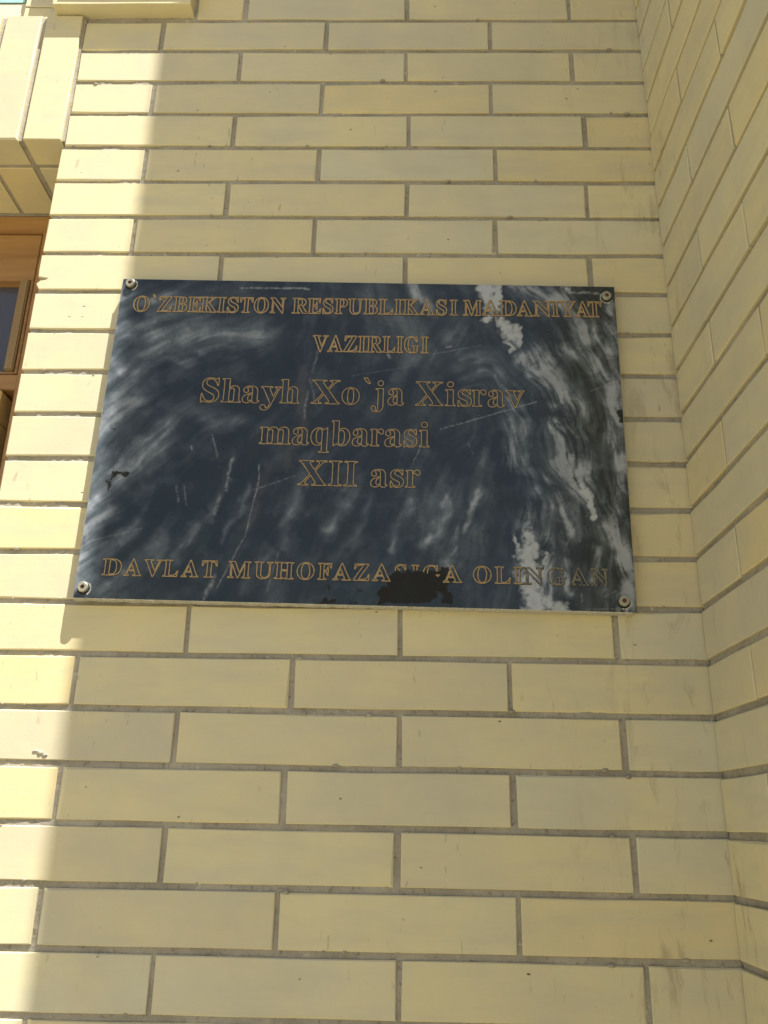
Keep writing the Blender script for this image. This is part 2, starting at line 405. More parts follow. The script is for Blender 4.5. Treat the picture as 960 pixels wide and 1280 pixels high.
STROKES = [(-7, 443, 3, 28, 24.4, 0.5),(29, 273, 28, 125, 27.5, 0.34),(106, 402, 58, 376, 43.2, 0.24),(8, 133, 86, 238, 20.4, 0.62),(49, 207, 90, 238, 10.2, 0.66),(15, 228, 32, 314, 25.9, 0.46),(24, 309, 73, 353, 19.7, 0.5),(24, 375, 201, 363, 20.4, 0.46),(115, 348, 201, 366, 6.3, 0.5),(38, 333, 105, 330, 7.9, 0.3),(22, 429, 105, 411, 19.7, 0.42),(92, 261, 178, 245, 14.2, 0.34),(12, 44, 70, 98, 9.4, 0.5),(-1, 83, 36, 121, 10.2, 0.62),(32, 9, 104, 74, 11.8, 0.32),(67, 410, 161, 447, 15.7, 0.25),(259, 107, 277, 199, 7.1, 0.25),(302, 96, 330, 158, 7.1, 0.33),(246, 74, 258, 123, 6.3, 0.3),(159, 104, 182, 197, 5.5, 0.3),(177, 72, 209, 155, 3.9, 0.25),(42, 21, 58, 45, 5.5, 0.4),(114, 51, 136, 95, 6.3, 0.26),(212, 14, 239, 62, 6.3, 0.28),(346, 442, 415, 356, 27.5, 0.34),(407, 361, 497, 325, 27.5, 0.24),(429, 140, 487, 80, 31.4, 0.2),(405, 453, 423, 409, 10.2, 0.55),(460, 371, 473, 343, 19.7, 0.38),(575, 341, 605, 274, 23.6, 0.5),(596, 365, 652, 343, 23.6, 0.36),(609, 274, 613, 191, 31.4, 0.42),(579, 115, 664, 142, 27.5, 0.26),(554, 341, 577, 286, 9.4, 0.55),(601, 273, 605, 186, 24.4, 0.6),(588, 264, 616, 170, 13.4, 0.85),(605, 186, 633, 129, 18.1, 0.5),(561, 147, 555, 98, 13.4, 0.5),(665, 289, 675, 192, 16.5, 0.62),(675, 192, 659, 125, 17.3, 0.5),(659, 125, 667, 15, 17.3, 0.55),(639, 390, 666, 298, 19.7, 0.45),(616, 433, 676, 330, 18.1, 0.34),(558, 456, 615, 423, 17.3, 0.5),(666, 429, 678, 362, 11.8, 0.5),(380, 78, 414, 144, 5.1, 0.42),(430, 87, 452, 136, 7.1, 0.56),(470, 96, 495, 150, 5.9, 0.6),(449, 48, 460, 100, 6.3, 0.42),(517, 326, 544, 259, 10.2, 0.4),(544, 259, 542, 189, 11.0, 0.34),(542, 189, 588, 165, 10.2, 0.3),(481, 325, 521, 321, 9.4, 0.3),(488, 222, 495, 188, 9.4, 0.25),(588, 148, 601, 100, 9.4, 0.42),(630, 84, 642, 26, 7.1, 0.33),(600, 83, 605, 21, 5.5, 0.34),(570, 91, 560, 5, 19.7, 0.45),(577, 83, 582, 5, 6.3, 0.4),(397, 220, 421, 203, 11.8, 0.22),(414, 119, 433, 161, 6.3, 0.3),(335, 76, 355, 142, 8.6, 0.28),(67, 126, 126, 196, 23.6, -0.75),(33, 88, 86, 127, 10.2, -0.6),(216, 215, 154, 154, 19.7, -0.6),(502, 387, 557, 304, 9.4, -0.6),(448, 239, 526, 172, 23.6, -0.5),(569, 286, 582, 207, 3.5, -0.6),(627, 329, 644, 200, 4.7, -0.6),(579, 123, 593, 91, 6.3, -0.7),(635, 92, 654, 46, 5.5, -0.7),(518, 122, 524, 81, 15.7, -0.5)]  # grey veins; the first stroke also paints the sunlit left strip into the stone
WHITE = [(503, 460, 511, 426, 13.4, 1),(520, 455, 519, 421, 10.2, 1),(506, 404, 504, 402, 6.3, 1),(523, 402, 539, 380, 10.2, 1),(543, 388, 547, 371, 8.6, 1),(535, 366, 538, 358, 5.5, 1),(623, 161, 632, 145, 6.3, 1),(632, 145, 635, 119, 5.1, 1),(555, 90, 562, 71, 10.2, 0.75),(551, 70, 557, 39, 14.9, 0.9),(553, 39, 560, 1, 16.5, 0.95),(571, 13, 593, 2, 8.6, 0.8),(577, 67, 573, 59, 4.7, 0.7),(536, 98, 540, 82, 3.9, 0.6),(613, 458, 616, 450, 4.7, 0.5)]
SCRATCH = [(165, 446, 261, 447, 1.2, 1),(148, 222, 158, 191, 0.4, 0.7),(119, 151, 125, 124, 0.4, 0.6),(109, 150, 114, 128, 1.2, 0.4),(213, 181, 214, 159, 0.6, 1),(214, 159, 203, 85, 0.6, 0.9),(203, 85, 174, 17, 0.6, 0.7),(177, 188, 174, 146, 2.0, 0.7),(174, 154, 185, 159, 3.1, 0.5),(160, 5, 169, 32, 2.4, 0.6),(8, 72, 75, 92, 0.6, 0.35),(202, 144, 261, 167, 0.6, 0.5),(277, 348, 274, 315, 1.6, 0.4),(268, 288, 266, 247, 1.2, 0.6),(271, 306, 279, 270, 1.2, 0.4),(162, 112, 167, 137, 2.4, 0.5),(120, 71, 131, 71, 4.7, 0.25),(122, 204, 124, 200, 1.2, 0.8),(246, 62, 235, 15, 0.8, 0.4),(-9, 438, 3, 5, 0.5, 0.3),(444, 236, 569, 279, 0.5, 0.9),(423, 345, 497, 362, 0.5, 0.5),(326, 312, 407, 329, 0.5, 0.3),(618, 448, 658, 447, 1.6, 1),(452, 359, 458, 359, 1.2, 1),(373, 346, 376, 341, 1.2, 1),(642, 297, 679, 314, 0.6, 0.5),(616, 21, 616, 6, 0.6, 0.8),(417, 207, 409, 186, 0.8, 0.6),(480, 218, 486, 202, 0.6, 0.5),(600, 83, 611, 104, 0.4, 0.5),(613, 108, 617, 88, 0.4, 0.4),(527, 214, 534, 180, 0.8, 0.4),(581, 169, 603, 157, 0.6, 0.3),(619, 2, 670, 5, 0.8, 0.5),(642, 18, 657, 26, 0.8, 0.4)]
WORN = [(22, 144, 23, 154, 2.8, 1),(23, 154, 29, 164, 2.8, 1),(29, 164, 46, 166, 3.1, 1),(16, 201, 18, 210, 1.6, 1),(306, 3, 317, 4, 3.1, 1),(311, 21, 313, 17, 2.0, 1),(18, 226, 19, 223, 1.6, 1),(676, 266, 679, 255, 3.9, 1),(375, 5, 393, 10, 5.5, 1),(380, 15, 430, 16, 10.2, 1),(393, 31, 449, 34, 11.8, 1),(398, 39, 449, 41, 6.3, 1),(449, 21, 453, 11, 6.3, 1),(337, 4, 345, 3, 2.4, 1),(346, 22, 348, 18, 1.6, 1)]
BROWN = [(254, 190, 260, 320, 6.3, 0.45),(206, 93, 230, 190, 6.3, 0.35)]
FLOW = [(3, 414, 35),(58, 376, 25),(163, 369, 10),(1, 327, 50),(48, 282, 40),(37, 211, 48),(13, 150, 52),(79, 194, 50),(27, 76, 38),(85, 70, 50),(127, 111, 60),(152, 262, 30),(201, 155, 70),(246, 74, 68),(211, 34, 65),(290, 334, 85),(300, 137, 65),(80, 18, 50),(116, 426, 15),(364, 422, 115),(448, 357, 60),(489, 325, 10),(529, 294, 120),(543, 223, 95),(571, 341, 130),(592, 260, 112),(605, 199, 108),(626, 145, 115),(591, 437, 130),(639, 390, 120),(668, 330, 115),(671, 244, 105),(674, 167, 85),(654, 105, 95),(664, 27, 110),(607, 64, 80),(559, 82, 85),(487, 121, 66),(441, 120, 66),(391, 118, 62),(369, 202, 60),(468, 204, 45),(557, 156, 110),(636, 53, 75)]
LETTERS = [('O', 21.0, 42.3, 405.2, 51.9, 0),('`', 46.3, 50.3, 405.3, 51.9, 0),('Z', 54.8, 73.3, 405.4, 51.9, 0),('B', 76.2, 94.6, 405.5, 51.9, 0),('E', 96.3, 113.9, 405.6, 51.9, 0),('K', 114.0, 136.3, 405.7, 51.9, 0),('I', 136.9, 147.8, 405.8, 51.9, 0),('S', 150.7, 165.4, 405.9, 51.9, 0),('T', 167.8, 184.9, 406.0, 51.9, 0),('O', 187.3, 206.6, 406.1, 51.9, 0),('N', 209.5, 229.7, 406.3, 51.9, 0),('R', 240.0, 260.9, 406.4, 51.9, 0),('E', 260.6, 279.0, 406.5, 51.9, 0),('S', 281.9, 295.3, 406.6, 51.9, 0),('P', 298.2, 314.8, 406.7, 51.9, 0),('U', 316.3, 335.4, 406.9, 51.9, 0),('B', 337.8, 356.1, 407.0, 51.9, 0),('L', 357.9, 377.2, 407.1, 51.9, 0),('I', 379.4, 389.7, 407.2, 51.9, 0),('K', 391.4, 412.4, 407.3, 51.9, 0),('A', 414.1, 433.6, 407.4, 51.9, 0),('S', 436.6, 450.4, 407.5, 51.9, 0),('I', 455.4, 465.0, 407.6, 51.9, 0),('M', 473.6, 498.1, 407.7, 51.9, 0),('A', 497.8, 522.0, 407.9, 51.9, 0),('D', 522.7, 544.9, 408.0, 51.9, 0),('A', 545.9, 566.6, 408.1, 51.9, 0),('N', 568.3, 592.2, 408.3, 51.9, 0),('I', 593.1, 602.6, 408.4, 51.9, 0),('Y', 604.3, 625.0, 408.5, 51.9, 0),('A', 625.4, 644.8, 408.6, 51.9, 0),('T', 642.3, 659.7, 408.7, 51.9, 0),('V', 271.3, 291.3, 347.6, 53.1, 1),('A', 291.8, 311.5, 347.7, 53.1, 1),('Z', 313.2, 330.5, 347.8, 53.1, 1),('I', 332.5, 342.3, 347.8, 53.1, 1),('R', 343.5, 364.5, 347.9, 53.1, 1),('L', 365.4, 381.7, 348.0, 53.1, 1),('I', 383.9, 392.3, 348.1, 53.1, 1),('G', 394.5, 413.6, 348.1, 53.1, 1),('I', 416.6, 426.2, 348.2, 53.1, 1),('S', 128.4, 151.7, 269.1, 76.0, 2),('h', 155.6, 181.0, 269.2, 76.0, 2),('a', 183.2, 205.3, 269.3, 76.0, 2),('y', 207.4, 233.6, 269.4, 76.0, 2),('h', 233.1, 258.2, 269.5, 76.0, 2),('X', 274.1, 311.3, 269.6, 76.0, 2),('o', 314.2, 336.9, 269.8, 76.0, 2),('`', 342.2, 350.9, 269.8, 76.0, 2),('j', 353.1, 368.3, 269.9, 76.0, 2),('a', 374.7, 395.2, 270.0, 76.0, 2),('X', 411.0, 446.7, 270.1, 76.0, 2),('i', 449.9, 462.5, 270.2, 76.0, 2),('s', 466.2, 483.6, 270.3, 76.0, 2),('r', 485.0, 502.7, 270.3, 76.0, 2),('a', 505.3, 526.5, 270.4, 76.0, 2),('v', 528.9, 552.5, 270.5, 76.0, 2),('m', 210.8, 250.5, 210.5, 76.0, 3),('a', 253.1, 274.3, 210.5, 76.0, 3),('q', 276.9, 300.4, 210.6, 76.0, 3),('b', 303.4, 327.1, 210.6, 76.0, 3),('a', 330.5, 351.3, 210.6, 76.0, 3),('r', 353.7, 370.3, 210.7, 76.0, 3),('a', 372.3, 393.8, 210.7, 76.0, 3),('s', 397.0, 413.6, 210.7, 76.0, 3),('i', 416.7, 429.1, 210.7, 76.0, 3),('X', 264.1, 299.9, 154.5, 74.1, 4),('I', 302.8, 319.3, 154.6, 74.1, 4),('I', 322.4, 338.6, 154.6, 74.1, 4),('a', 356.2, 377.1, 154.7, 74.1, 4),('s', 381.0, 397.6, 154.8, 74.1, 4),('r', 400.4, 418.4, 154.8, 74.1, 4),('D', 31.9, 54.9, 30.5, 45.1, 5),('A', 58.6, 80.2, 30.6, 45.1, 5),('V', 83.0, 105.0, 30.7, 45.1, 5),('L', 106.9, 124.9, 30.8, 45.1, 5),('A', 129.7, 150.1, 30.9, 45.1, 5),('T', 154.1, 172.2, 31.1, 45.1, 5),('M', 186.7, 213.8, 31.2, 45.1, 5),('U', 218.7, 240.6, 31.4, 45.1, 5),('H', 243.6, 266.4, 31.5, 45.1, 5),('O', 270.9, 291.5, 31.6, 45.1, 5),('F', 296.6, 312.6, 31.7, 45.1, 5),('A', 314.7, 336.7, 31.8, 45.1, 5),('Z', 339.7, 358.9, 31.9, 45.1, 5),('A', 362.7, 385.1, 32.0, 45.1, 5),('S', 390.2, 403.8, 32.1, 45.1, 5),('I', 410.6, 419.2, 32.2, 45.1, 5),('G', 424.6, 444.1, 32.3, 45.1, 5),('A', 449.1, 471.0, 32.4, 45.1, 5),('O', 485.4, 506.6, 32.6, 45.1, 5),('L', 511.5, 529.9, 32.7, 45.1, 5),('I', 534.3, 543.8, 32.8, 45.1, 5),('N', 546.4, 569.4, 32.9, 45.1, 5),('G', 574.7, 596.5, 33.0, 45.1, 5),('A', 601.6, 623.4, 33.1, 45.1, 5),('N', 627.6, 647.5, 33.2, 45.1, 5)]
GLYPHS = {
 'A': ['-9,0 -9,18 1,19 9,21 17,25 24,30 30,38 36,47 43,60 49,75 206,466 224,465 384,87 392,70 399,55 405,44 411,34 417,27 425,22 433,19 443,18 443,0 229,0 229,18 253,20 270,25 280,34 283,46 283,51 281,59 277,69 273,81 253,132 103,132 79,71 76,59 75,48 78,35 87,26 102,20 124,18 128,18 128,0', '113,161 242,161 177,319'],
 'B': ['16,0 16,17 32,19 45,22 55,26 62,32 68,40 72,51 74,65 75,82 75,369 74,382 73,394 72,404 69,412 66,419 62,425 57,429 51,433 44,435 36,437 26,438 15,439 15,455 220,455 297,449 352,429 385,396 396,351 389,313 369,283 335,261 287,247 344,231 385,206 410,173 418,132 415,102 407,76 392,54 371,35 345,19 314,9 278,2 238,0', '182,252 188,252 213,253 234,257 251,263 263,272 273,285 279,301 283,321 285,345 284,367 281,385 276,400 269,412 260,422 248,428 234,433 216,434 206,433 198,432 192,429 188,425 185,419 183,412 182,402 182,391', '222,24 242,26 259,30 273,38 283,49 291,63 296,81 300,103 301,128 299,154 295,176 287,194 277,208 263,218 245,225 223,230 197,231 182,231 182,65 183,55 184,46 187,39 190,33 195,29 202,26 211,25'],
 'D': ['20,0 20,17 35,19 47,21 56,25 63,30 68,36 71,46 73,59 74,75 74,374 73,392 71,407 67,418 61,426 53,432 43,435 30,438 15,439 15,455 222,455 278,452 328,441 370,422 405,396 433,364 452,325 464,279 468,228 453,128 408,57 333,14 228,0', '222,24 253,27 279,37 302,53 319,75 333,104 343,139 349,181 351,229 343,318 319,382 279,420 223,433 211,433 202,431 195,428 190,423 186,417 184,409 182,398 182,385 182,72 182,59 184,48 186,40 190,34 195,30 202,27 211,25'],
 'E': ['14,0 14,17 30,18 44,20 55,24 62,30 68,37 72,48 74,62 75,78 75,369 74,389 72,405 68,417 62,425 54,431 44,435 31,438 16,439 16,455 399,455 399,320 383,320 378,349 369,373 356,392 340,406 320,417 295,424 266,429 232,430 222,430 213,430 206,429 200,428 195,427 191,424 188,421 186,417 185,412 184,405 183,397 183,388 183,246 193,246 214,247 232,252 247,259 259,269 269,282 277,300 283,321 288,345 304,345 304,118 287,118 285,137 282,154 278,169 273,181 267,192 259,201 251,208 241,213 229,217 216,220 202,222 185,222 183,222 183,67 183,56 185,47 188,40 192,35 198,32 206,29 217,28 230,28 254,28 276,30 295,34 313,39 330,45 345,53 358,63 371,75 382,89 393,105 402,123 411,143 430,143 402,0'],
 'F': ['15,0 15,17 31,19 45,23 55,28 62,34 68,42 72,53 74,67 75,84 75,375 74,391 71,405 67,416 61,423 54,429 43,433 30,436 14,439 14,455 394,455 394,320 377,320 374,339 369,357 362,372 355,385 347,397 336,406 324,414 310,420 294,425 275,428 254,430 230,431 221,431 212,431 206,430 200,429 195,428 191,427 188,424 186,421 184,417 183,412 182,406 182,398 182,247 190,247 211,249 229,253 244,260 256,270 266,284 274,301 280,322 284,347 302,347 302,118 285,118 280,146 274,168 266,187 257,200 244,211 229,218 210,222 189,224 182,224 182,81 182,69 183,59 185,50 188,43 191,36 196,31 202,27 210,24 219,21 229,19 242,18 257,17 257,0'],
 'G': ['268,-10 233,-8 200,-3 170,7 141,19 116,36 93,55 74,77 57,103 44,131 35,161 29,194 28,229 29,263 35,295 44,324 57,352 74,377 93,399 115,419 139,435 166,448 195,458 225,464 257,465 284,464 311,459 340,451 369,441 374,439 379,437 383,436 388,436 393,436 398,438 402,440 406,443 409,447 412,452 416,458 419,465 437,465 437,308 420,308 412,327 403,346 393,363 382,379 370,393 357,406 343,417 329,426 314,434 299,439 283,442 267,443 214,430 176,389 153,322 146,228 148,178 154,135 165,98 180,67 199,44 221,26 246,16 275,13 293,14 308,16 319,21 328,27 334,35 339,45 342,57 343,71 343,128 342,142 339,154 335,163 329,170 321,175 309,179 294,181 275,182 275,198 500,198 500,182 485,181 473,179 463,175 457,171 452,164 449,155 447,143 446,128 446,29 402,12 357,0 313,-8'],
 'H': ['15,0 15,17 31,19 45,22 55,26 62,32 68,39 72,50 74,64 75,81 75,379 74,394 71,406 68,416 62,424 55,429 44,434 32,437 16,439 16,455 242,455 242,439 230,437 220,436 211,434 204,432 198,429 193,425 190,421 187,415 185,408 183,400 182,390 182,379 182,251 342,251 342,379 342,390 341,400 339,408 337,415 335,421 331,425 326,429 320,432 313,434 304,436 294,437 282,439 282,455 507,455 507,439 491,437 478,434 468,429 461,424 456,417 452,407 450,394 449,379 449,81 450,65 452,52 456,41 461,33 468,27 478,22 491,19 507,17 507,0 282,0 282,17 298,19 311,21 321,25 329,31 335,38 339,49 341,63 342,81 342,221 182,221 182,81 183,64 185,50 189,39 194,32 202,26 212,22 225,19 242,17 242,0'],
 'I': ['13,0 13,17 29,20 42,23 53,27 61,32 67,39 72,49 74,61 75,75 75,387 74,401 72,412 68,421 63,427 55,432 45,435 31,437 13,439 13,455 244,455 244,439 228,437 214,435 204,432 196,427 190,421 186,412 183,401 183,387 183,77 183,67 184,59 185,51 187,44 190,39 194,34 200,30 206,26 214,23 223,21 233,19 246,17 246,0'],
 'K': ['16,0 16,17 32,19 45,22 56,26 63,32 68,39 72,50 74,64 75,81 75,379 74,394 72,406 68,416 63,424 55,430 45,434 32,437 17,439 17,455 242,455 242,439 231,437 221,436 212,434 205,432 199,429 194,425 190,421 187,415 185,408 184,400 183,390 183,379 183,234 321,373 333,387 342,398 347,409 349,418 345,427 334,434 316,437 291,439 291,455 486,455 486,439 477,439 447,434 415,419 381,395 345,361 271,285 463,46 469,39 475,34 481,29 487,25 493,22 501,20 509,18 519,17 519,0 281,0 281,17 306,18 311,19 315,19 319,20 322,21 327,23 331,27 333,30 334,34 333,40 329,47 324,56 316,66 199,214 183,198 183,81 183,64 186,50 189,39 195,32 202,26 213,22 226,19 242,17 242,0'],
 'L': ['15,0 15,17 31,19 45,22 55,26 62,32 68,39 72,50 74,64 75,81 75,379 74,394 71,407 68,417 62,425 55,430 44,434 32,437 16,439 16,455 250,455 250,439 237,438 226,437 216,436 208,434 201,431 196,427 191,422 188,416 185,409 183,401 182,390 182,379 182,83 182,72 183,62 184,54 185,47 188,41 191,37 195,34 200,31 206,30 214,28 223,28 234,28 257,28 278,31 297,34 315,40 330,47 345,56 358,67 370,80 381,95 391,112 400,132 409,154 427,154 402,0'],
 'M': ['14,0 14,17 30,19 43,22 53,26 61,32 67,39 72,50 74,63 75,79 75,382 75,393 74,402 73,409 71,416 68,421 64,426 59,429 53,432 45,434 37,436 26,438 15,439 15,455 185,455 317,142 449,455 617,455 617,439 602,437 590,433 580,429 573,423 567,416 563,405 561,393 560,378 560,85 560,72 561,61 563,51 565,43 568,36 571,31 576,26 582,23 588,21 596,19 606,18 617,17 617,0 396,0 396,17 407,19 417,20 425,22 433,25 438,28 443,32 447,38 450,44 452,52 453,61 454,71 455,83 455,399 288,0 270,0 105,389 105,80 106,62 109,48 113,37 120,30 128,24 139,20 153,18 169,17 169,0'],
 'N': ['403,-11 107,350 107,79 108,62 110,49 113,38 119,31 126,26 136,21 150,19 167,17 167,0 18,0 18,17 29,18 39,19 47,21 54,23 60,26 65,30 68,35 71,41 73,49 75,57 76,67 76,79 76,388 61,407 49,421 41,429 36,433 33,435 28,436 24,437 18,439 18,455 156,455 391,169 391,377 391,389 390,399 388,407 386,414 383,420 379,425 375,429 369,431 362,434 353,436 343,437 331,439 331,455 480,455 480,439 464,437 450,434 440,430 433,425 428,417 425,407 422,393 422,377 422,-11'],
 'O': ['261,-11 236,-10 213,-6 190,-1 169,7 148,17 129,29 111,43 94,58 79,75 66,93 55,113 45,134 37,156 32,179 29,203 28,228 29,252 32,276 37,299 45,321 55,342 66,362 79,380 95,397 112,413 130,426 149,438 170,448 192,456 216,462 240,465 265,466 290,465 313,462 336,456 357,448 378,439 397,427 415,414 431,399 446,382 459,364 471,344 481,323 488,301 494,277 497,253 498,228 497,203 494,179 488,156 481,134 471,113 459,93 446,75 430,58 414,43 395,29 376,17 355,7 333,-1 310,-6 286,-10', '265,12 315,26 351,66 372,133 379,228 377,278 371,321 362,358 348,389 330,412 310,430 286,440 260,443 210,430 174,389 152,322 145,228 147,178 153,135 163,98 177,67 195,43 215,26 238,16'],
 'P': ['15,0 15,17 31,19 45,22 55,26 62,32 68,39 72,50 74,64 75,81 75,379 74,394 71,406 68,416 62,424 55,429 44,434 32,437 16,439 16,455 214,455 253,454 287,452 315,447 336,440 352,432 366,422 379,411 390,398 398,383 404,367 408,350 409,332 406,305 398,280 385,259 367,240 343,225 314,214 281,208 242,206 182,206 182,81 183,64 185,50 189,39 194,32 202,26 212,22 225,19 242,17 242,0', '182,230 201,230 225,231 244,235 260,243 272,253 281,266 287,283 291,304 292,329 291,354 288,375 283,392 275,406 265,417 252,425 236,430 216,431 207,431 199,429 193,427 189,424 186,419 184,414 182,407 182,398'],
 'R': ['15,0 15,17 31,19 45,22 55,26 62,32 68,39 72,50 74,64 75,81 75,379 74,394 71,406 68,416 62,424 55,429 44,434 32,437 16,439 16,455 217,455 264,453 305,448 339,439 367,426 389,409 405,388 414,363 417,334 411,296 392,265 360,241 315,224 432,50 437,43 443,36 448,30 452,26 457,22 463,19 470,18 478,17 480,17 480,0 338,0 201,212 182,212 182,81 183,64 185,50 189,39 194,32 202,26 212,22 225,19 242,17 242,0', '182,234 203,234 228,235 249,240 266,248 280,258 290,272 298,290 302,311 304,336 299,378 284,407 259,425 224,431 212,431 202,429 195,426 190,422 186,417 184,409 182,398 182,385'],
 'S': ['43,-11 43,158 62,158 72,124 83,94 96,70 111,50 129,34 149,24 172,17 197,15 215,16 231,20 245,27 257,36 266,47 273,60 277,74 279,89 275,110 265,129 248,146 225,160 163,191 135,205 112,221 92,236 77,253 65,270 56,289 51,309 50,332 51,352 54,370 60,387 67,403 77,417 88,429 101,440 115,449 131,457 148,462 166,465 185,466 195,466 206,465 217,463 229,461 242,459 255,456 268,452 282,448 291,446 300,445 307,446 313,450 318,457 320,466 339,466 339,319 322,319 317,337 310,354 303,370 293,385 283,398 272,410 261,420 248,429 235,436 222,441 208,444 194,445 178,443 163,440 151,434 140,426 131,417 125,406 121,394 120,380 121,368 124,356 129,346 137,336 147,328 159,319 173,311 189,303 253,273 273,263 290,253 305,243 317,233 328,222 337,211 344,200 350,188 354,176 357,162 359,148 359,133 358,112 354,93 348,75 339,58 328,43 314,29 298,18 281,8 261,0 240,-6 217,-9 192,-10 184,-10 175,-9 167,-9 158,-8 150,-6 142,-4 134,-2 126,1 118,3 110,6 104,8 98,9 85,12 80,12 75,11 72,9 69,7 67,4 65,0 63,-5 61,-11'],
 'T': ['92,0 92,17 109,18 123,21 134,25 142,31 148,39 152,50 155,64 156,81 156,433 149,433 124,431 102,426 82,416 65,403 51,387 41,367 33,344 29,318 11,318 11,455 410,455 410,317 394,317 381,368 357,404 319,426 269,433 263,433 263,81 264,63 267,49 271,38 276,30 284,25 296,21 310,18 328,17 328,0'],
 'U': ['248,-13 205,-10 168,-2 138,10 114,29 96,52 83,81 76,115 73,155 73,379 72,394 70,406 66,416 61,424 53,429 43,434 30,437 15,439 15,455 240,455 240,439 229,437 219,436 210,434 202,432 196,429 192,425 188,421 185,415 183,408 182,400 181,390 181,379 181,140 182,112 186,88 193,68 203,51 216,39 232,29 252,24 275,22 326,31 363,56 385,99 392,159 392,378 391,393 389,406 385,416 379,423 371,429 360,433 346,437 328,439 328,455 474,455 474,439 460,436 448,432 439,427 433,421 428,414 425,404 423,392 422,378 422,181 420,133 412,92 398,58 380,32 356,13 325,-2 290,-10'],
 'V': ['212,-13 44,381 39,392 33,403 28,412 22,420 16,427 8,432 -2,436 -14,439 -14,455 211,455 211,439 197,438 184,437 174,435 166,432 160,428 156,423 153,417 152,410 153,404 155,397 157,388 161,378 259,143 348,377 351,386 353,394 354,402 355,409 354,417 351,423 347,428 342,432 334,435 324,437 313,438 299,439 299,455 442,455 442,439 432,438 423,436 415,432 408,427 402,421 395,411 389,398 382,383 230,-13'],
 'X': ['11,0 11,17 33,21 53,30 72,45 90,66 193,208 78,386 70,398 62,409 54,418 47,425 40,431 33,435 25,438 16,439 14,439 14,455 244,455 244,439 229,439 212,437 200,433 192,425 190,415 191,410 193,404 196,396 201,388 265,289 322,373 329,385 335,396 338,406 339,414 336,424 328,432 313,437 293,439 293,455 458,455 458,439 455,439 440,438 427,435 414,430 403,423 391,414 380,403 368,389 357,373 281,265 413,57 419,48 425,40 431,33 436,28 442,23 448,20 454,18 461,17 464,17 464,0 238,0 238,17 243,17 264,19 278,23 287,31 290,41 289,48 286,57 281,68 275,79 210,183 138,81 132,71 128,62 125,54 124,45 127,33 137,24 152,19 174,17 174,0'],
 'Y': ['101,0 101,17 117,19 131,22 141,26 148,32 154,39 157,50 160,64 161,81 161,179 46,387 38,402 29,414 21,423 14,429 1,435 -13,438 -13,455 207,455 207,438 195,438 187,438 179,436 172,435 167,432 162,429 158,425 156,421 156,416 156,411 158,405 160,399 164,392 248,226 333,366 340,378 345,389 348,399 349,408 345,421 336,430 320,436 298,438 295,438 295,455 439,455 439,438 431,436 423,434 416,430 409,424 403,418 396,411 389,402 383,392 268,203 268,81 269,64 271,50 275,39 280,32 288,26 298,22 311,19 328,17 328,0'],
 'Z': ['20,0 20,11 276,430 214,430 193,429 174,427 157,424 141,420 128,414 115,407 104,397 94,386 85,372 76,356 68,338 61,316 44,316 57,455 406,455 406,443 153,29 239,29 272,31 302,37 327,47 349,61 368,80 384,103 397,131 407,164 424,164 407,0'],
 'a': ['255,-10 232,-7 216,1 205,15 200,35 176,16 151,2 124,-6 95,-9 79,-7 64,-4 51,3 40,11 31,22 25,34 21,48 20,63 23,84 31,104 45,121 63,136 88,150 119,164 156,177 199,190 199,241 198,254 196,266 192,275 187,282 180,288 171,292 160,295 148,296 129,294 115,290 107,283 104,274 105,271 106,268 109,263 113,257 118,250 121,243 122,237 123,231 122,222 120,215 116,208 110,202 103,197 95,194 87,191 77,191 67,192 59,194 51,198 45,203 40,210 36,218 34,227 33,236 34,248 37,259 42,269 49,278 58,287 69,295 81,302 95,308 110,312 126,316 143,318 162,318 195,317 223,312 246,304 263,292 276,277 285,259 291,236 293,210 293,62 293,54 293,48 294,43 295,40 296,37 298,36 301,35 304,34 308,35 312,36 316,38 320,42 329,28 312,11 294,-1 275,-8', '151,34 156,34 162,35 167,38 174,41 181,45 187,50 193,56 199,63 199,169 164,157 138,139 123,114 118,84 120,62 126,46 137,37'],
 'b': ['43,-11 43,388 43,403 41,414 39,423 37,428 32,432 26,436 18,438 8,439 8,455 138,455 138,279 156,296 175,308 197,316 221,318 238,317 254,313 270,307 284,299 297,288 308,276 318,261 326,245 333,227 338,208 341,188 342,166 341,141 337,118 331,96 323,75 312,56 300,40 286,25 270,13 252,3 233,-4 213,-9 192,-10 170,-8 148,-1 126,11 105,28 53,-11', '183,14 199,16 213,23 224,34 232,49 238,70 242,95 244,125 245,160 244,189 242,213 237,234 231,251 223,264 212,273 199,278 184,280 176,279 169,277 162,274 155,270 149,264 144,257 141,250 138,242 138,69 141,45 149,28 163,18'],
 'h': ['18,0 18,16 27,17 35,19 41,22 45,26 48,31 51,37 52,46 52,56 52,399 52,409 51,417 49,424 46,429 41,433 36,437 28,439 19,440 19,455 148,455 148,267 168,289 190,305 215,315 243,318 281,312 309,292 325,258 330,212 330,56 331,46 332,38 334,31 337,26 341,22 347,19 354,17 363,16 363,0 202,0 202,16 207,16 219,19 228,26 233,38 235,56 235,217 235,230 234,241 232,250 229,258 225,264 219,268 212,270 203,271 188,269 173,262 160,251 148,235 148,56 148,46 149,38 151,31 154,26 158,22 164,19 171,17 180,16 180,0'],
 'i': ['101,362 90,363 81,366 72,370 65,376 58,384 54,393 51,402 50,412 51,423 54,432 58,441 65,449 72,455 81,460 90,462 101,463 111,462 120,460 129,455 137,449 143,441 147,432 150,423 151,412 150,402 147,393 143,384 136,376 129,370 120,366 111,363', '18,0 18,16 27,17 35,19 41,22 45,26 48,30 51,37 52,46 52,56 52,252 52,263 51,272 49,280 47,285 43,288 37,291 30,293 20,293 21,310 148,310 148,56 149,46 150,38 152,31 154,26 158,22 164,19 171,17 180,16 180,0'],
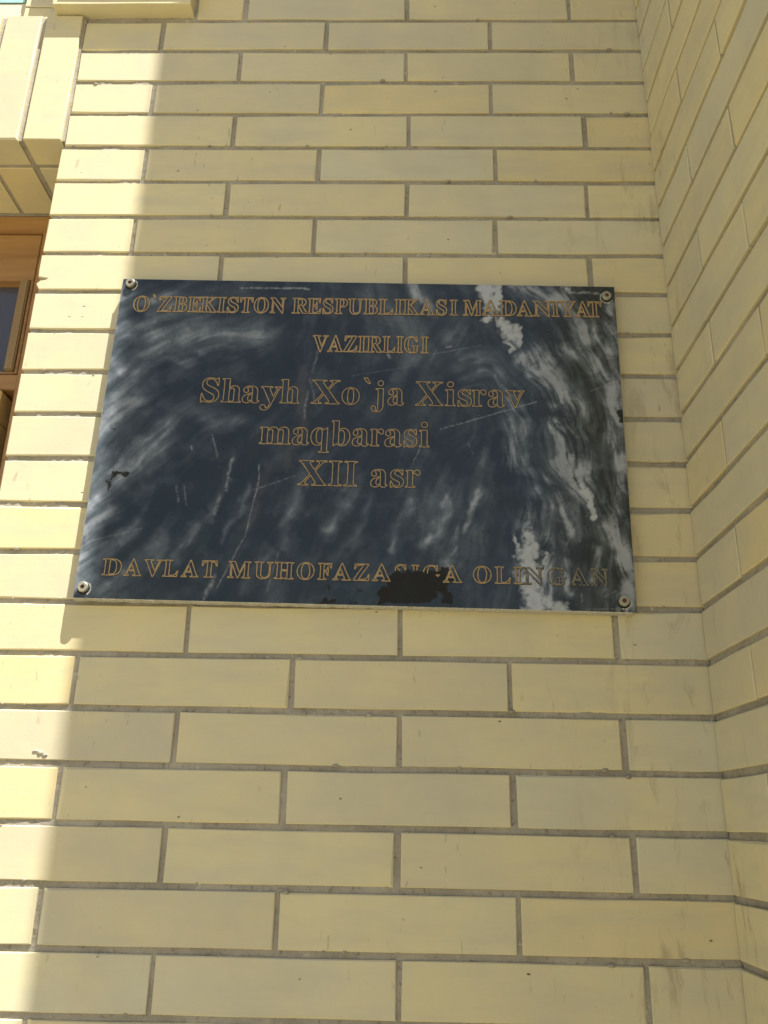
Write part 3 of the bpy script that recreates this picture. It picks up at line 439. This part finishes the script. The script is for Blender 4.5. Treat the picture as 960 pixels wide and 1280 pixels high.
 'j': ['106,363 96,364 86,367 78,371 70,378 64,385 59,394 57,403 56,414 57,424 59,434 64,442 71,450 78,456 87,461 96,464 106,465 116,464 126,461 135,456 142,450 149,442 153,434 156,424 157,414 156,404 153,394 149,386 142,378 135,372 126,367 116,364', '36,-140 23,-140 11,-138 0,-135 -11,-131 -21,-126 -29,-120 -37,-113 -44,-105 -49,-97 -53,-88 -55,-79 -56,-70 -55,-61 -53,-53 -50,-46 -45,-40 -39,-35 -32,-32 -24,-30 -15,-29 -6,-30 2,-31 9,-35 15,-39 20,-44 23,-51 25,-58 26,-66 26,-71 24,-76 22,-82 19,-87 15,-93 13,-97 11,-101 11,-103 12,-109 16,-113 22,-116 31,-117 41,-116 49,-113 55,-107 58,-100 61,-90 62,-80 63,-67 64,-54 64,250 63,262 62,271 59,279 56,284 51,288 43,291 34,293 22,294 22,310 159,310 159,-21 157,-49 151,-73 141,-94 127,-110 109,-124 88,-133 63,-138'],
 'm': ['18,0 18,16 27,17 35,19 41,22 45,26 48,31 51,37 52,46 52,56 52,253 52,263 51,271 49,278 46,284 41,288 36,291 28,293 19,294 19,310 146,310 146,265 166,288 188,305 212,315 237,318 268,315 292,304 310,286 320,261 341,286 364,304 390,315 418,318 455,312 482,292 498,258 504,212 504,56 504,46 505,38 507,31 510,26 514,22 520,19 527,17 536,16 536,0 377,0 377,16 386,17 393,19 399,22 403,26 406,32 408,38 409,46 410,56 410,217 409,230 408,241 406,250 404,258 400,264 394,268 387,270 377,271 363,269 349,263 337,252 324,237 324,56 325,46 326,38 328,32 331,26 335,22 340,19 347,17 356,16 356,0 199,0 199,16 208,17 215,19 221,22 225,26 228,32 230,38 231,46 232,56 232,217 231,230 230,241 228,250 226,258 222,264 216,268 209,270 199,271 184,269 170,262 158,251 146,235 146,56 147,46 148,38 150,32 152,27 156,22 162,19 169,17 177,16 177,0'],
 'o': ['169,-10 147,-9 127,-5 108,2 90,11 74,23 60,37 48,53 38,70 29,89 24,110 20,131 19,154 20,177 24,199 29,219 38,239 48,256 60,272 74,286 90,297 108,306 127,313 147,317 168,318 189,317 209,313 228,307 245,298 261,286 275,273 287,257 298,240 306,221 312,200 316,178 317,154 316,130 312,108 306,88 298,69 287,51 275,36 261,22 245,11 228,2 210,-5 190,-9', '169,11 182,13 193,18 202,27 209,39 212,47 214,56 216,68 217,81 218,97 219,114 219,133 220,154 219,194 217,227 213,253 208,271 201,283 192,292 181,297 169,299 155,297 144,292 135,283 128,271 123,253 120,227 118,194 117,154 117,134 118,114 118,97 120,82 121,68 123,56 125,47 128,39 135,27 144,18 155,13'],
 'q': ['175,-139 175,-123 188,-122 199,-120 208,-117 214,-114 218,-109 221,-102 223,-94 224,-83 224,29 206,12 187,0 165,-7 142,-9 124,-8 108,-5 93,2 79,10 66,21 54,33 44,48 36,64 29,82 24,101 21,122 20,144 21,169 25,192 31,214 40,234 50,253 63,270 77,284 93,297 111,306 129,313 149,318 170,319 192,317 215,310 236,298 257,281 309,320 320,320 320,-83 320,-93 321,-102 323,-108 326,-113 331,-117 337,-120 344,-122 354,-123 354,-139', '179,30 186,30 194,32 201,35 208,40 214,45 218,52 222,59 224,67 224,241 221,265 213,281 199,291 179,295 163,293 150,286 139,276 131,261 125,242 120,218 118,189 117,156 118,126 120,100 125,78 131,60 139,47 150,37 163,31'],
 'r': ['18,0 18,16 27,17 35,19 41,22 45,26 48,30 51,37 52,46 52,56 52,252 52,263 51,273 49,280 46,285 42,289 37,291 29,293 20,293 21,310 146,310 146,252 155,267 165,280 176,292 187,301 199,309 210,314 222,317 233,318 246,317 258,315 267,310 275,304 282,296 286,287 289,277 289,266 289,257 287,248 283,241 278,234 272,229 265,225 257,223 248,222 240,223 233,224 227,227 222,231 218,235 214,240 210,245 207,250 203,254 199,257 194,259 189,260 182,259 175,255 168,250 162,241 156,231 152,220 150,207 149,192 149,56 150,45 152,37 155,30 159,25 165,22 173,19 184,17 197,16 197,0'],
 's': ['151,-10 137,-9 122,-6 105,-1 87,6 84,7 80,8 77,9 73,9 66,8 60,4 55,-1 51,-9 36,-9 36,105 53,105 59,85 66,68 75,52 87,39 99,28 112,21 126,16 140,15 152,16 162,18 171,21 179,27 185,33 189,40 191,49 192,58 190,72 183,84 172,95 156,105 107,130 90,139 76,148 64,158 54,169 47,181 41,193 38,206 37,220 39,241 44,259 53,276 65,291 80,303 98,312 118,317 141,319 147,319 153,318 159,317 166,316 173,314 181,312 190,310 199,308 206,306 213,305 218,306 223,308 227,313 230,319 244,319 244,222 228,222 222,239 215,254 206,266 196,277 186,285 174,291 162,295 149,296 139,296 130,294 123,290 116,286 111,280 108,274 105,267 105,259 105,252 107,244 111,238 115,232 121,227 128,222 137,217 146,212 191,189 207,181 221,172 232,162 241,151 248,140 253,127 256,112 257,95 255,72 250,51 241,33 228,18 212,6 194,-3 174,-8'],
 'v': ['142,-10 38,248 34,258 30,267 26,275 22,281 18,286 12,290 5,292 -3,293 -3,310 164,310 164,294 156,294 144,293 136,290 131,284 129,276 130,268 185,122 236,253 238,259 240,264 241,269 241,272 239,282 232,289 220,293 203,294 203,310 305,310 305,295 296,292 289,289 283,284 278,279 273,272 269,264 265,254 260,243 160,-10'],
 'y': ['52,-140 40,-139 29,-137 19,-132 10,-125 3,-117 -3,-107 -6,-96 -7,-84 -6,-75 -4,-67 0,-60 5,-53 11,-47 18,-43 26,-40 36,-40 44,-40 51,-42 58,-45 64,-49 69,-55 72,-61 74,-68 75,-76 74,-81 74,-87 75,-92 77,-96 81,-98 86,-99 92,-97 99,-92 106,-85 114,-74 118,-67 122,-60 126,-52 129,-44 132,-36 135,-26 138,-16 140,-5 36,251 33,258 30,264 27,270 25,275 15,287 12,290 8,292 3,293 -3,293 -5,293 -5,310 162,310 162,293 153,293 146,292 140,291 136,289 132,287 130,284 129,280 128,275 130,267 133,257 185,119 230,241 236,260 238,274 237,279 236,284 233,287 229,289 225,291 219,292 211,293 203,293 203,310 300,310 300,293 293,293 287,290 282,286 277,281 273,274 268,265 264,254 259,242 162,-24 154,-46 145,-65 137,-82 129,-96 121,-107 113,-117 104,-125 95,-131 86,-135 76,-138 64,-140'],
 '`': ['122,407 114,413 106,421 97,429 87,438 78,448 69,457 60,467 51,476 44,486 37,494 31,501 27,508 27,514 97,514 101,507 106,499 111,490 116,481 121,472 127,463 133,454 139,445 145,437 151,429 157,422 162,415 162,407'],
}
def marble_arrays(nx, ny, Wm, Hm):
    """stone pattern of the plaque: tone (grey streaks along a flow, and a painted sunlit strip at the left edge), white calcite, worn dark patches, scratches"""
    rng = np.random.default_rng(7)
    X, Y = np.meshgrid(np.linspace(0, Wm, nx), np.linspace(0, Hm, ny))
    def vnoise(x, y, seed):
        r = np.random.default_rng(seed).random((97, 97))
        xi = np.floor(x).astype(int); yi = np.floor(y).astype(int)
        fx = x - xi; fy = y - yi; fx = fx*fx*(3-2*fx); fy = fy*fy*(3-2*fy)
        g = lambda a, b: r[b % 97, a % 97]
        return (g(xi, yi)*(1-fx)+g(xi+1, yi)*fx)*(1-fy)+(g(xi, yi+1)*(1-fx)+g(xi+1, yi+1)*fx)*fy
    def fbm(x, y, seed, o=4):
        s = 0; a = .5; t = 0
        for k in range(o):
            s = s + a*vnoise(x*2**k, y*2**k, seed+k); t += a; a *= .55
        return s/t
    wx = X + (fbm(X/38, Y/38, 11)-.5)*34; wy = Y + (fbm(X/38, Y/38, 23)-.5)*34
    vx = X + (fbm(X/9, Y/9, 31)-.5)*15; vy = Y + (fbm(X/9, Y/9, 43)-.5)*15
    def seg(x, y, a):
        x0, y0, x1, y1 = a
        dx, dy = x1-x0, y1-y0
        t = np.clip(((x-x0)*dx+(y-y0)*dy)/(dx*dx+dy*dy+1e-6), 0, 1)
        return np.hypot(x-x0-t*dx, y-y0-t*dy)
    tone = np.zeros_like(X)
    for (x0, y0, x1, y1, r, v) in STROKES:
        d = seg(wx, wy, (x0, y0, x1, y1))
        tone = np.maximum(tone, v*np.exp(-(d/r)**2)) if v > 0 else tone*(1+v*np.exp(-(d/r)**2))
    ca = np.zeros_like(X); sa = np.zeros_like(X)
    for (x, y, a) in FLOW:
        w = 1/((X-x)**2+(Y-y)**2+400)**1.3
        ca += w*math.cos(2*math.radians(a)); sa += w*math.sin(2*math.radians(a))
    ang = .5*np.arctan2(sa, ca) + (fbm(X/26, Y/26, 51)-.5)*(1.2+.35*np.clip((X-420)/100, 0, 1))
    ux, uy = np.cos(ang), np.sin(ang)
    def lic(src, n, step):
        hx, hy = Wm/(nx-1), Hm/(ny-1)
        acc = src.copy(); cnt = 1
        for sgn in (1, -1):
            px = X.copy(); py = Y.copy(); pu, pv = ux*sgn, uy*sgn
            for k in range(n):
                px = px+pu*step; py = py+pv*step
                ix = np.clip((px/hx+.5).astype(int), 0, nx-1); iy = np.clip((py/hy+.5).astype(int), 0, ny-1)
                nu, nv = ux[iy, ix], uy[iy, ix]
                s = np.sign(nu*pu+nv*pv); s[s == 0] = 1
                pu, pv = nu*s, nv*s
                acc += src[iy, ix]*(1-k/n); cnt += (1-k/n)
        return acc/cnt
    def norm(a): a = a-a.mean(); return a/a.std()
    l1 = norm(lic(vnoise(X/11, Y/11, 61)+.4*vnoise(X/5, Y/5, 62), 34, 2.4)); l2 = norm(lic(vnoise(X/4.2, Y/4.2, 71), 13, 1.7))
    l3 = norm(lic(vnoise(X/1.7, Y/1.7, 77), 9, 1.2)); cl = norm(fbm(vx/24, vy/24, 81, 4))
    rt = np.clip((X-440)/90, 0, 1)                      # the right third is rougher, with dense steep veins
    streak = (.62-.12*rt)*l1+(.30+.25*rt)*l2+(.14+.22*rt)*l3
    t = (1.28+.30*rt)*tone*np.clip(.78+(.24+.16*rt)*streak+(.07+.10*rt)*cl, .05, 1.8) + .070*np.clip(streak*.9+.6*cl+.5, 0, 3)
    rv = np.abs(norm(l1*.5+l2*.7)); t = t-(.10+.38*rt)*tone*np.exp(-(rv/.16)**2)
    rv2 = norm(l2*.8+l3*.4); t = t-.22*rt*tone*np.clip(rv2-.9, 0, 1.2)
    fv = np.abs(norm(.45*l2+.75*l3+.5*norm(fbm(vx/7, vy/7, 95, 3)))); t = t+(.16+.10*rt)*np.clip(tone+.12, 0, 1)*np.exp(-(fv/.07)**2)
    white = np.full(X.shape, -1.)
    for (x0, y0, x1, y1, r, v) in WHITE:
        white = np.maximum(white, v*(1-seg(vx, vy, (x0, y0, x1, y1))/r))
    white = np.clip((white+(fbm(X/6, Y/6, 101)-.5)*1.3-.02)*1.7, 0, 1)*(.72+.28*np.clip(fbm(X/8, Y/8, 111)*2-.3, 0, 1))
    scr = np.zeros_like(X)
    for (x0, y0, x1, y1, r, v) in SCRATCH:
        d = seg(X+(fbm(X/12, Y/12, 121)-.5)*r*3, Y+(fbm(X/10, Y/10, 131)-.5)*r*3, (x0, y0, x1, y1))
        if r > 2.4: v = v*np.clip(l3*.7-.2, 0, 1)
        scr = np.maximum(scr, v*np.exp(-(d/max(r, .7))**2)*np.clip(fbm(X/3, Y/3, 141)*2.4-.55, 0, 1))
    worn = np.full(X.shape, -1.)
    for (x0, y0, x1, y1, r, v) in WORN:
        worn = np.maximum(worn, 1-seg(X+(fbm(X/7, Y/7, 151)-.5)*14, Y+(fbm(X/7, Y/7, 161)-.5)*14, (x0, y0, x1, y1))/r)
    worn = np.clip(worn*9+.4, 0, 1)
    brown = np.zeros_like(X)
    for (x0, y0, x1, y1, r, v) in BROWN: brown = np.maximum(brown, v*np.exp(-(seg(wx, wy, (x0, y0, x1, y1))/r)**2))
    t = np.clip(t, 0, 1)
    return t, white, scr, worn, brown, np.clip(cl*.2+.5, 0, 1)
def marble_color(t, white, scr, worn, brown, cl):
    c0 = np.array([.0195, .0262, .0280]); c1 = np.array([.104, .122, .132]); c2 = np.array([.30, .32, .34])
    T = t[..., None]
    c = np.where(T < .5, c0+(c1-c0)*(T/.5)**1.15, c1+(c2-c1)*(T-.5)/.5)
    c = c*(.85+.3*cl[..., None])
    c = c+(np.array([.085, .07, .065])-c)*brown[..., None]
    c = c+(np.array([.46, .48, .49])-c)*white[..., None]
    c = c+(np.array([.017, .0165, .015])-c)*worn[..., None]*(.55+.4*(cl[..., None] > .40))
    c = c+(np.array([.36, .37, .37])-c)*scr[..., None]*.8
    return c

# ---------------------------------------------------------------- the plaque
PW, PH = .6805, .458; TH = math.radians(.75); PY = .0155
plaque = tag(link('memorial_plaque', None), 'dark veined marble plaque with gold outlined lettering screwed to the brick wall', 'plaque')
pc = Vector((.4648, 0, GZ-.7324)); rot = Matrix.Rotation(TH, 3, 'Y')
plaque.location = pc-rot @ Vector((PW/2, 0, PH/2)); plaque.rotation_euler = (0, TH, 0)
a = NT('dark_marble')
an = a.n('Attribute', attribute_name='stone', attribute_type='GEOMETRY'); at = an.outputs['Color']; al = an.outputs['Alpha']
P = a.n('TexCoord').outputs['Object']
fine = a.noise(P, 520, 3, .7)
c = a.mix(a.ramp(fine, .3, .75, .0, .35), at, a.mix(1., at, (.45, .47, .5), 'MULTIPLY'))
spk = a.ramp(a.noise(P, 700, 2, .6), .72, .76, 0, .45)
c = a.mix(a.math('MULTIPLY', spk, a.ramp(a.noise(P, 9, 2), .5, .62)), c, (.30, .32, .33))
rough = a.math('MAXIMUM', a.ramp(a.noise(P, 14, 4, .65), .35, .7, .14, .32), a.ramp(al, 0., 1., .8, 0.))
MARBLE = a.done(c, rough, a.bump(a.math('ADD', a.noise(P, 60, 3), a.math('ADD', a.math('MULTIPLY', fine, .3), a.math('MULTIPLY', al, 12.))), .05, .001), Specular_IOR_Level=a.ramp(al, 0., 1., .3, .5))
EDGE = plain('cut_marble_edge', (.42, .41, .36), .7, scale=300, amt=.35, bump=.6)
nx, ny = 545, 367
arr = marble_arrays(nx, ny, PW*1000, PH*1000); colr = marble_color(*arr)
bv = .0011
gx, gz = np.meshgrid(np.linspace(bv, PW-bv, nx), np.linspace(bv, PH-bv, ny))
V = np.stack([gx, np.full_like(gx, -PY), gz], -1).reshape(-1, 3).tolist()
idx = np.arange(nx*ny).reshape(ny, nx)
Fc = np.stack([idx[:-1, :-1], idx[:-1, 1:], idx[1:, 1:], idx[1:, :-1]], -1).reshape(-1, 4).tolist()
mi = [0]*len(Fc)
# arris and sides
er = random.Random(3)
ring = idx[0, ::6].tolist()+idx[::6, -1][1:].tolist()+idx[-1, ::-6].tolist()+idx[::-6, 0][1:-1].tolist()
base = len(V); nr = len(ring)
for rv in ring:
    x, _, z = V[rv]
    cx_ = 0. if x < bv*1.5 else PW if x > PW-bv*1.5 else x
    cz_ = 0. if z < bv*1.5 else PH if z > PH-bv*1.5 else z
    q = er.choice((0, 0, .0002, .0004, .0009))
    cx_ += q if cx_ == 0 else -q if cx_ == PW else 0; cz_ += q if cz_ == 0 else -q if cz_ == PH else 0
    V.append((cx_, -PY+bv*er.uniform(.6, 1.5), cz_))
for rv in range(nr): V.append((V[base+rv][0], -.0012, V[base+rv][2]))
for i in range(nr):
    j = (i+1) % nr
    Fc.append((ring[i], base+i, base+j, ring[j])); mi.append(1)
    Fc.append((base+i, base+nr+i, base+nr+j, base+j)); mi.append(1)
Fc.append(tuple(base+nr+i for i in range(nr))); mi.append(1)
me = mesh('stone_slab', V, Fc, [MARBLE, EDGE], mi)
ca = me.color_attributes.new('stone', 'FLOAT_COLOR', 'POINT')
full = np.ones((len(V), 4), dtype=np.float32); full[:nx*ny, :3] = colr.reshape(-1, 3); full[:nx*ny, 3] = 1-arr[3].reshape(-1)
ca.data.foreach_set('color', full.ravel())
link('stone_slab', me, plaque)

# ---- lettering
def gold_mat(name, c1, c2, c3, lo):
    a = NT(name); P = a.n('NewGeometry').outputs['Position']
    c = a.mix(a.ramp(a.noise(P, 260, 3, .6), .35, .7), c1, c2)
    c = a.mix(a.ramp(a.noise(P, 420, 3, .7), lo, lo+.1, 0, .9), c, c3)
    return a.done(c, .55, a.bump(a.noise(P, 900, 2), .4, .0004))
GOLD = gold_mat('gold_paint', (.33, .215, .09), (.44, .31, .14), (.10, .09, .08), .60)
FADED = gold_mat('worn_gold_paint', (.20, .17, .10), (.26, .22, .14), (.05, .055, .06), .50)
GROOVE_SHADE = plain('painted_groove_shade', (.010, .012, .015), .7, scale=400, amt=.3)  # dark margin beside the gold lines, painting the shade of a cut groove
PATCH = [(369.9, 8.7), (371.9, 19.5), (376.6, 18.4), (381.2, 20.9), (384.4, 33.0), (390.1, 36.8), (378.3, 42.6), (392.3, 45.4), (427.3, 44.4), (436.7, 43.7), (444.9, 35.9), (448.4, 31.2), (447.2, 26.3), (454.2, 15.8), (448.5, 2.6), (432.3, 1.4), (379.3, 1.8)]
def inside(x, y, poly):
    c = False
    for (x0, y0), (x1, y1) in zip(poly, poly[1:]+poly[:1]):
        if (y0 > y) != (y1 > y) and x < (x1-x0)*(y-y0)/(y1-y0)+x0: c = not c
    return c
def outline(pts, w):
    """closed polyline -> offset pairs"""
    n = len(pts); o = []
    for i in range(n):
        p0, p, p1 = pts[i-1], pts[i], pts[(i+1) % n]
        d0 = Vector((p[0]-p0[0], p[1]-p0[1])); d1 = Vector((p1[0]-p[0], p1[1]-p[1]))
        if d0.length < 1e-9: d0 = d1.copy()
        if d1.length < 1e-9: d1 = d0.copy()
        if d0.length < 1e-9: d0 = d1 = Vector((1, 0))
        d0.normalize(); d1.normalize()
        n0 = Vector((-d0.y, d0.x)); n1 = Vector((-d1.y, d1.x)); m = n0+n1
        if m.length < .3: m = n1.copy()
        m.normalize(); k = min(1/max(m.dot(n1), .35), 1.6)
        o.append((m.x*w/2*k, m.y*w/2*k))
    return o
lr = random.Random(12)
for ch, u0, u1, v0, size, line in LETTERS:
    spl = [[tuple(float(t)/1000 for t in p.split(',')) for p in s.split()] for s in GLYPHS[ch]]
    xa = min(p[0] for s in spl for p in s); xb = max(p[0] for s in spl for p in s)
    sx = (u1-u0)/(xb-xa); shrink = .97
    gw = 1.55 if line in (0, 1) else 1.1 if line < 5 else 1.25
    V, Fc, mi = [], [], []
    worn = line == 5 and u0 > 540
    for s in spl:
        pts = []
        for p, p1 in zip(s, s[1:]+s[:1]):              # subdivide long runs so that the line can wobble and break
            A = (u0+(p[0]-xa)*sx, v0+p[1]*size); B = (u0+(p1[0]-xa)*sx, v0+p1[1]*size)
            m = max(1, int(math.dist(A, B)/3.2))
            for t in range(m):
                pts.append((A[0]+(B[0]-A[0])*t/m+lr.uniform(-.10, .10), A[1]+(B[1]-A[1])*t/m+lr.uniform(-.10, .10)))
        clean = [pts[0]]
        for p in pts[1:]:
            if math.dist(p, clean[-1]) > .18: clean.append(p)
        pts = clean; n = len(pts)
        wob = [lr.uniform(.85, 1.15) for _ in pts]
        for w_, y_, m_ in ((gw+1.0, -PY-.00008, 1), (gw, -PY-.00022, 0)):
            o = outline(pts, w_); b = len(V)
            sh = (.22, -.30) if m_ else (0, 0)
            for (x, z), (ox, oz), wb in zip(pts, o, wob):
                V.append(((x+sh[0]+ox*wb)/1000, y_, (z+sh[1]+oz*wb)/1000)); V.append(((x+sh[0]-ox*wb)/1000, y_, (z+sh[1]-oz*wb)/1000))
            for i in range(n):
                j = (i+1) % n
                mx, mz = (pts[i][0]+pts[j][0])/2, (pts[i][1]+pts[j][1])/2
                if line == 5 and inside(mx, mz, PATCH): continue
                Fc.append((b+2*i, b+2*i+1, b+2*j+1, b+2*j)); mi.append(m_)
    o = link('letter', mesh('letter', V, Fc, [FADED if worn else GOLD, GROOVE_SHADE], mi), plaque)
    o['label'] = ('worn grey outline ' if worn else 'gold outline ')+('apostrophe' if ch == '`' else 'letter '+ch)

# ---- fixing screws
STEEL = plain('dull_zinc', (.36, .34, .25), .45, .55, scale=400, amt=.25)
RUST = plain('rusty_socket', (.17, .085, .035), .8, scale=500, amt=.5)
CHIP = plain('chipped_hole_rim', (.40, .40, .36), .8, scale=500, amt=.5)
HOLE = plain('screw_hole', (.02, .02, .02), .9)
def screw_mesh():
    n = 24; V, Fc, mi = [], [], []
    prof = [(.0062, .0005), (.0066, -.0030), (.0063, -.0046), (.0056, -.0052)]
    for r_, y in prof:
        for i in range(n): t = 2*math.pi*i/n; V.append((r_*math.cos(t), y, r_*math.sin(t)))
    def star(r1, r2, y):
        b = len(V)
        for i in range(n):
            t = 2*math.pi*i/n; rr = r1 if (i//2) % 2 == 0 else r2
            V.append((rr*math.cos(t), y, rr*math.sin(t)))
        return b
    s1 = star(.0031, .0023, -.0052); s2 = star(.0029, .0021, -.0024)
    rows = [0, n, 2*n, 3*n, s1, s2]
    for k, (a_, b_) in enumerate(zip(rows[:-1], rows[1:])):
        for i in range(n):
            j = (i+1) % n; Fc.append((a_+i, a_+j, b_+j, b_+i)); mi.append(1 if k == 4 else 0)
    Fc.append(tuple(s2+i for i in range(n))); mi.append(1)
    me = mesh('screw', V, Fc, [STEEL, RUST], mi)
    bm = bmesh.new(); bm.from_mesh(me); bmesh.ops.recalc_face_normals(bm, faces=bm.faces[:]); bm.to_mesh(me); bm.free()
    return me
def ring_mesh(name, r1, r2, y, mat, a0=0, a1=360, seed=1):
    n = 30; rr = random.Random(seed); V, Fc = [], []
    for i in range(n+1):
        t = math.radians(a0+(a1-a0)*i/n); q = rr.uniform(.92, 1.08)
        V.append((r1*math.cos(t), y, r1*math.sin(t))); V.append((r2*q*math.cos(t), y, r2*q*math.sin(t)))
    return mesh(name, V, [(2*i, 2*i+1, 2*i+3, 2*i+2) for i in range(n)], mat)
sm = screw_mesh()
for k, (x, z, a0, a1, lab) in enumerate(((13.0, 448.4, -80, 90, 'screw at the upper left corner of the plaque'), (667.5, 440.5, 120, 330, 'screw at the upper right corner of the plaque'),
                                    (12.2, 14.0, -60, 110, 'screw at the lower left corner of the plaque'), (664.5, 14.2, -110, 60, 'screw at the lower right corner of the plaque'))):
    s = link('screw', sm, plaque, (x/1000, -PY, z/1000), (rnd.uniform(-.06, .06), rnd.uniform(0, 3), rnd.uniform(-.06, .06))); s['label'] = lab
    link('screw_hole', ring_mesh('screw_hole', .004, .0079, -PY-.0001, HOLE, 0, 360, k), plaque, (x/1000+.0004, 0, z/1000-.0012))
    link('chipped_rim', ring_mesh('chipped_rim', .0076, .0090, -PY-.0002, CHIP, a0, a1, k+9), plaque, (x/1000+.0004, 0, z/1000-.0012))
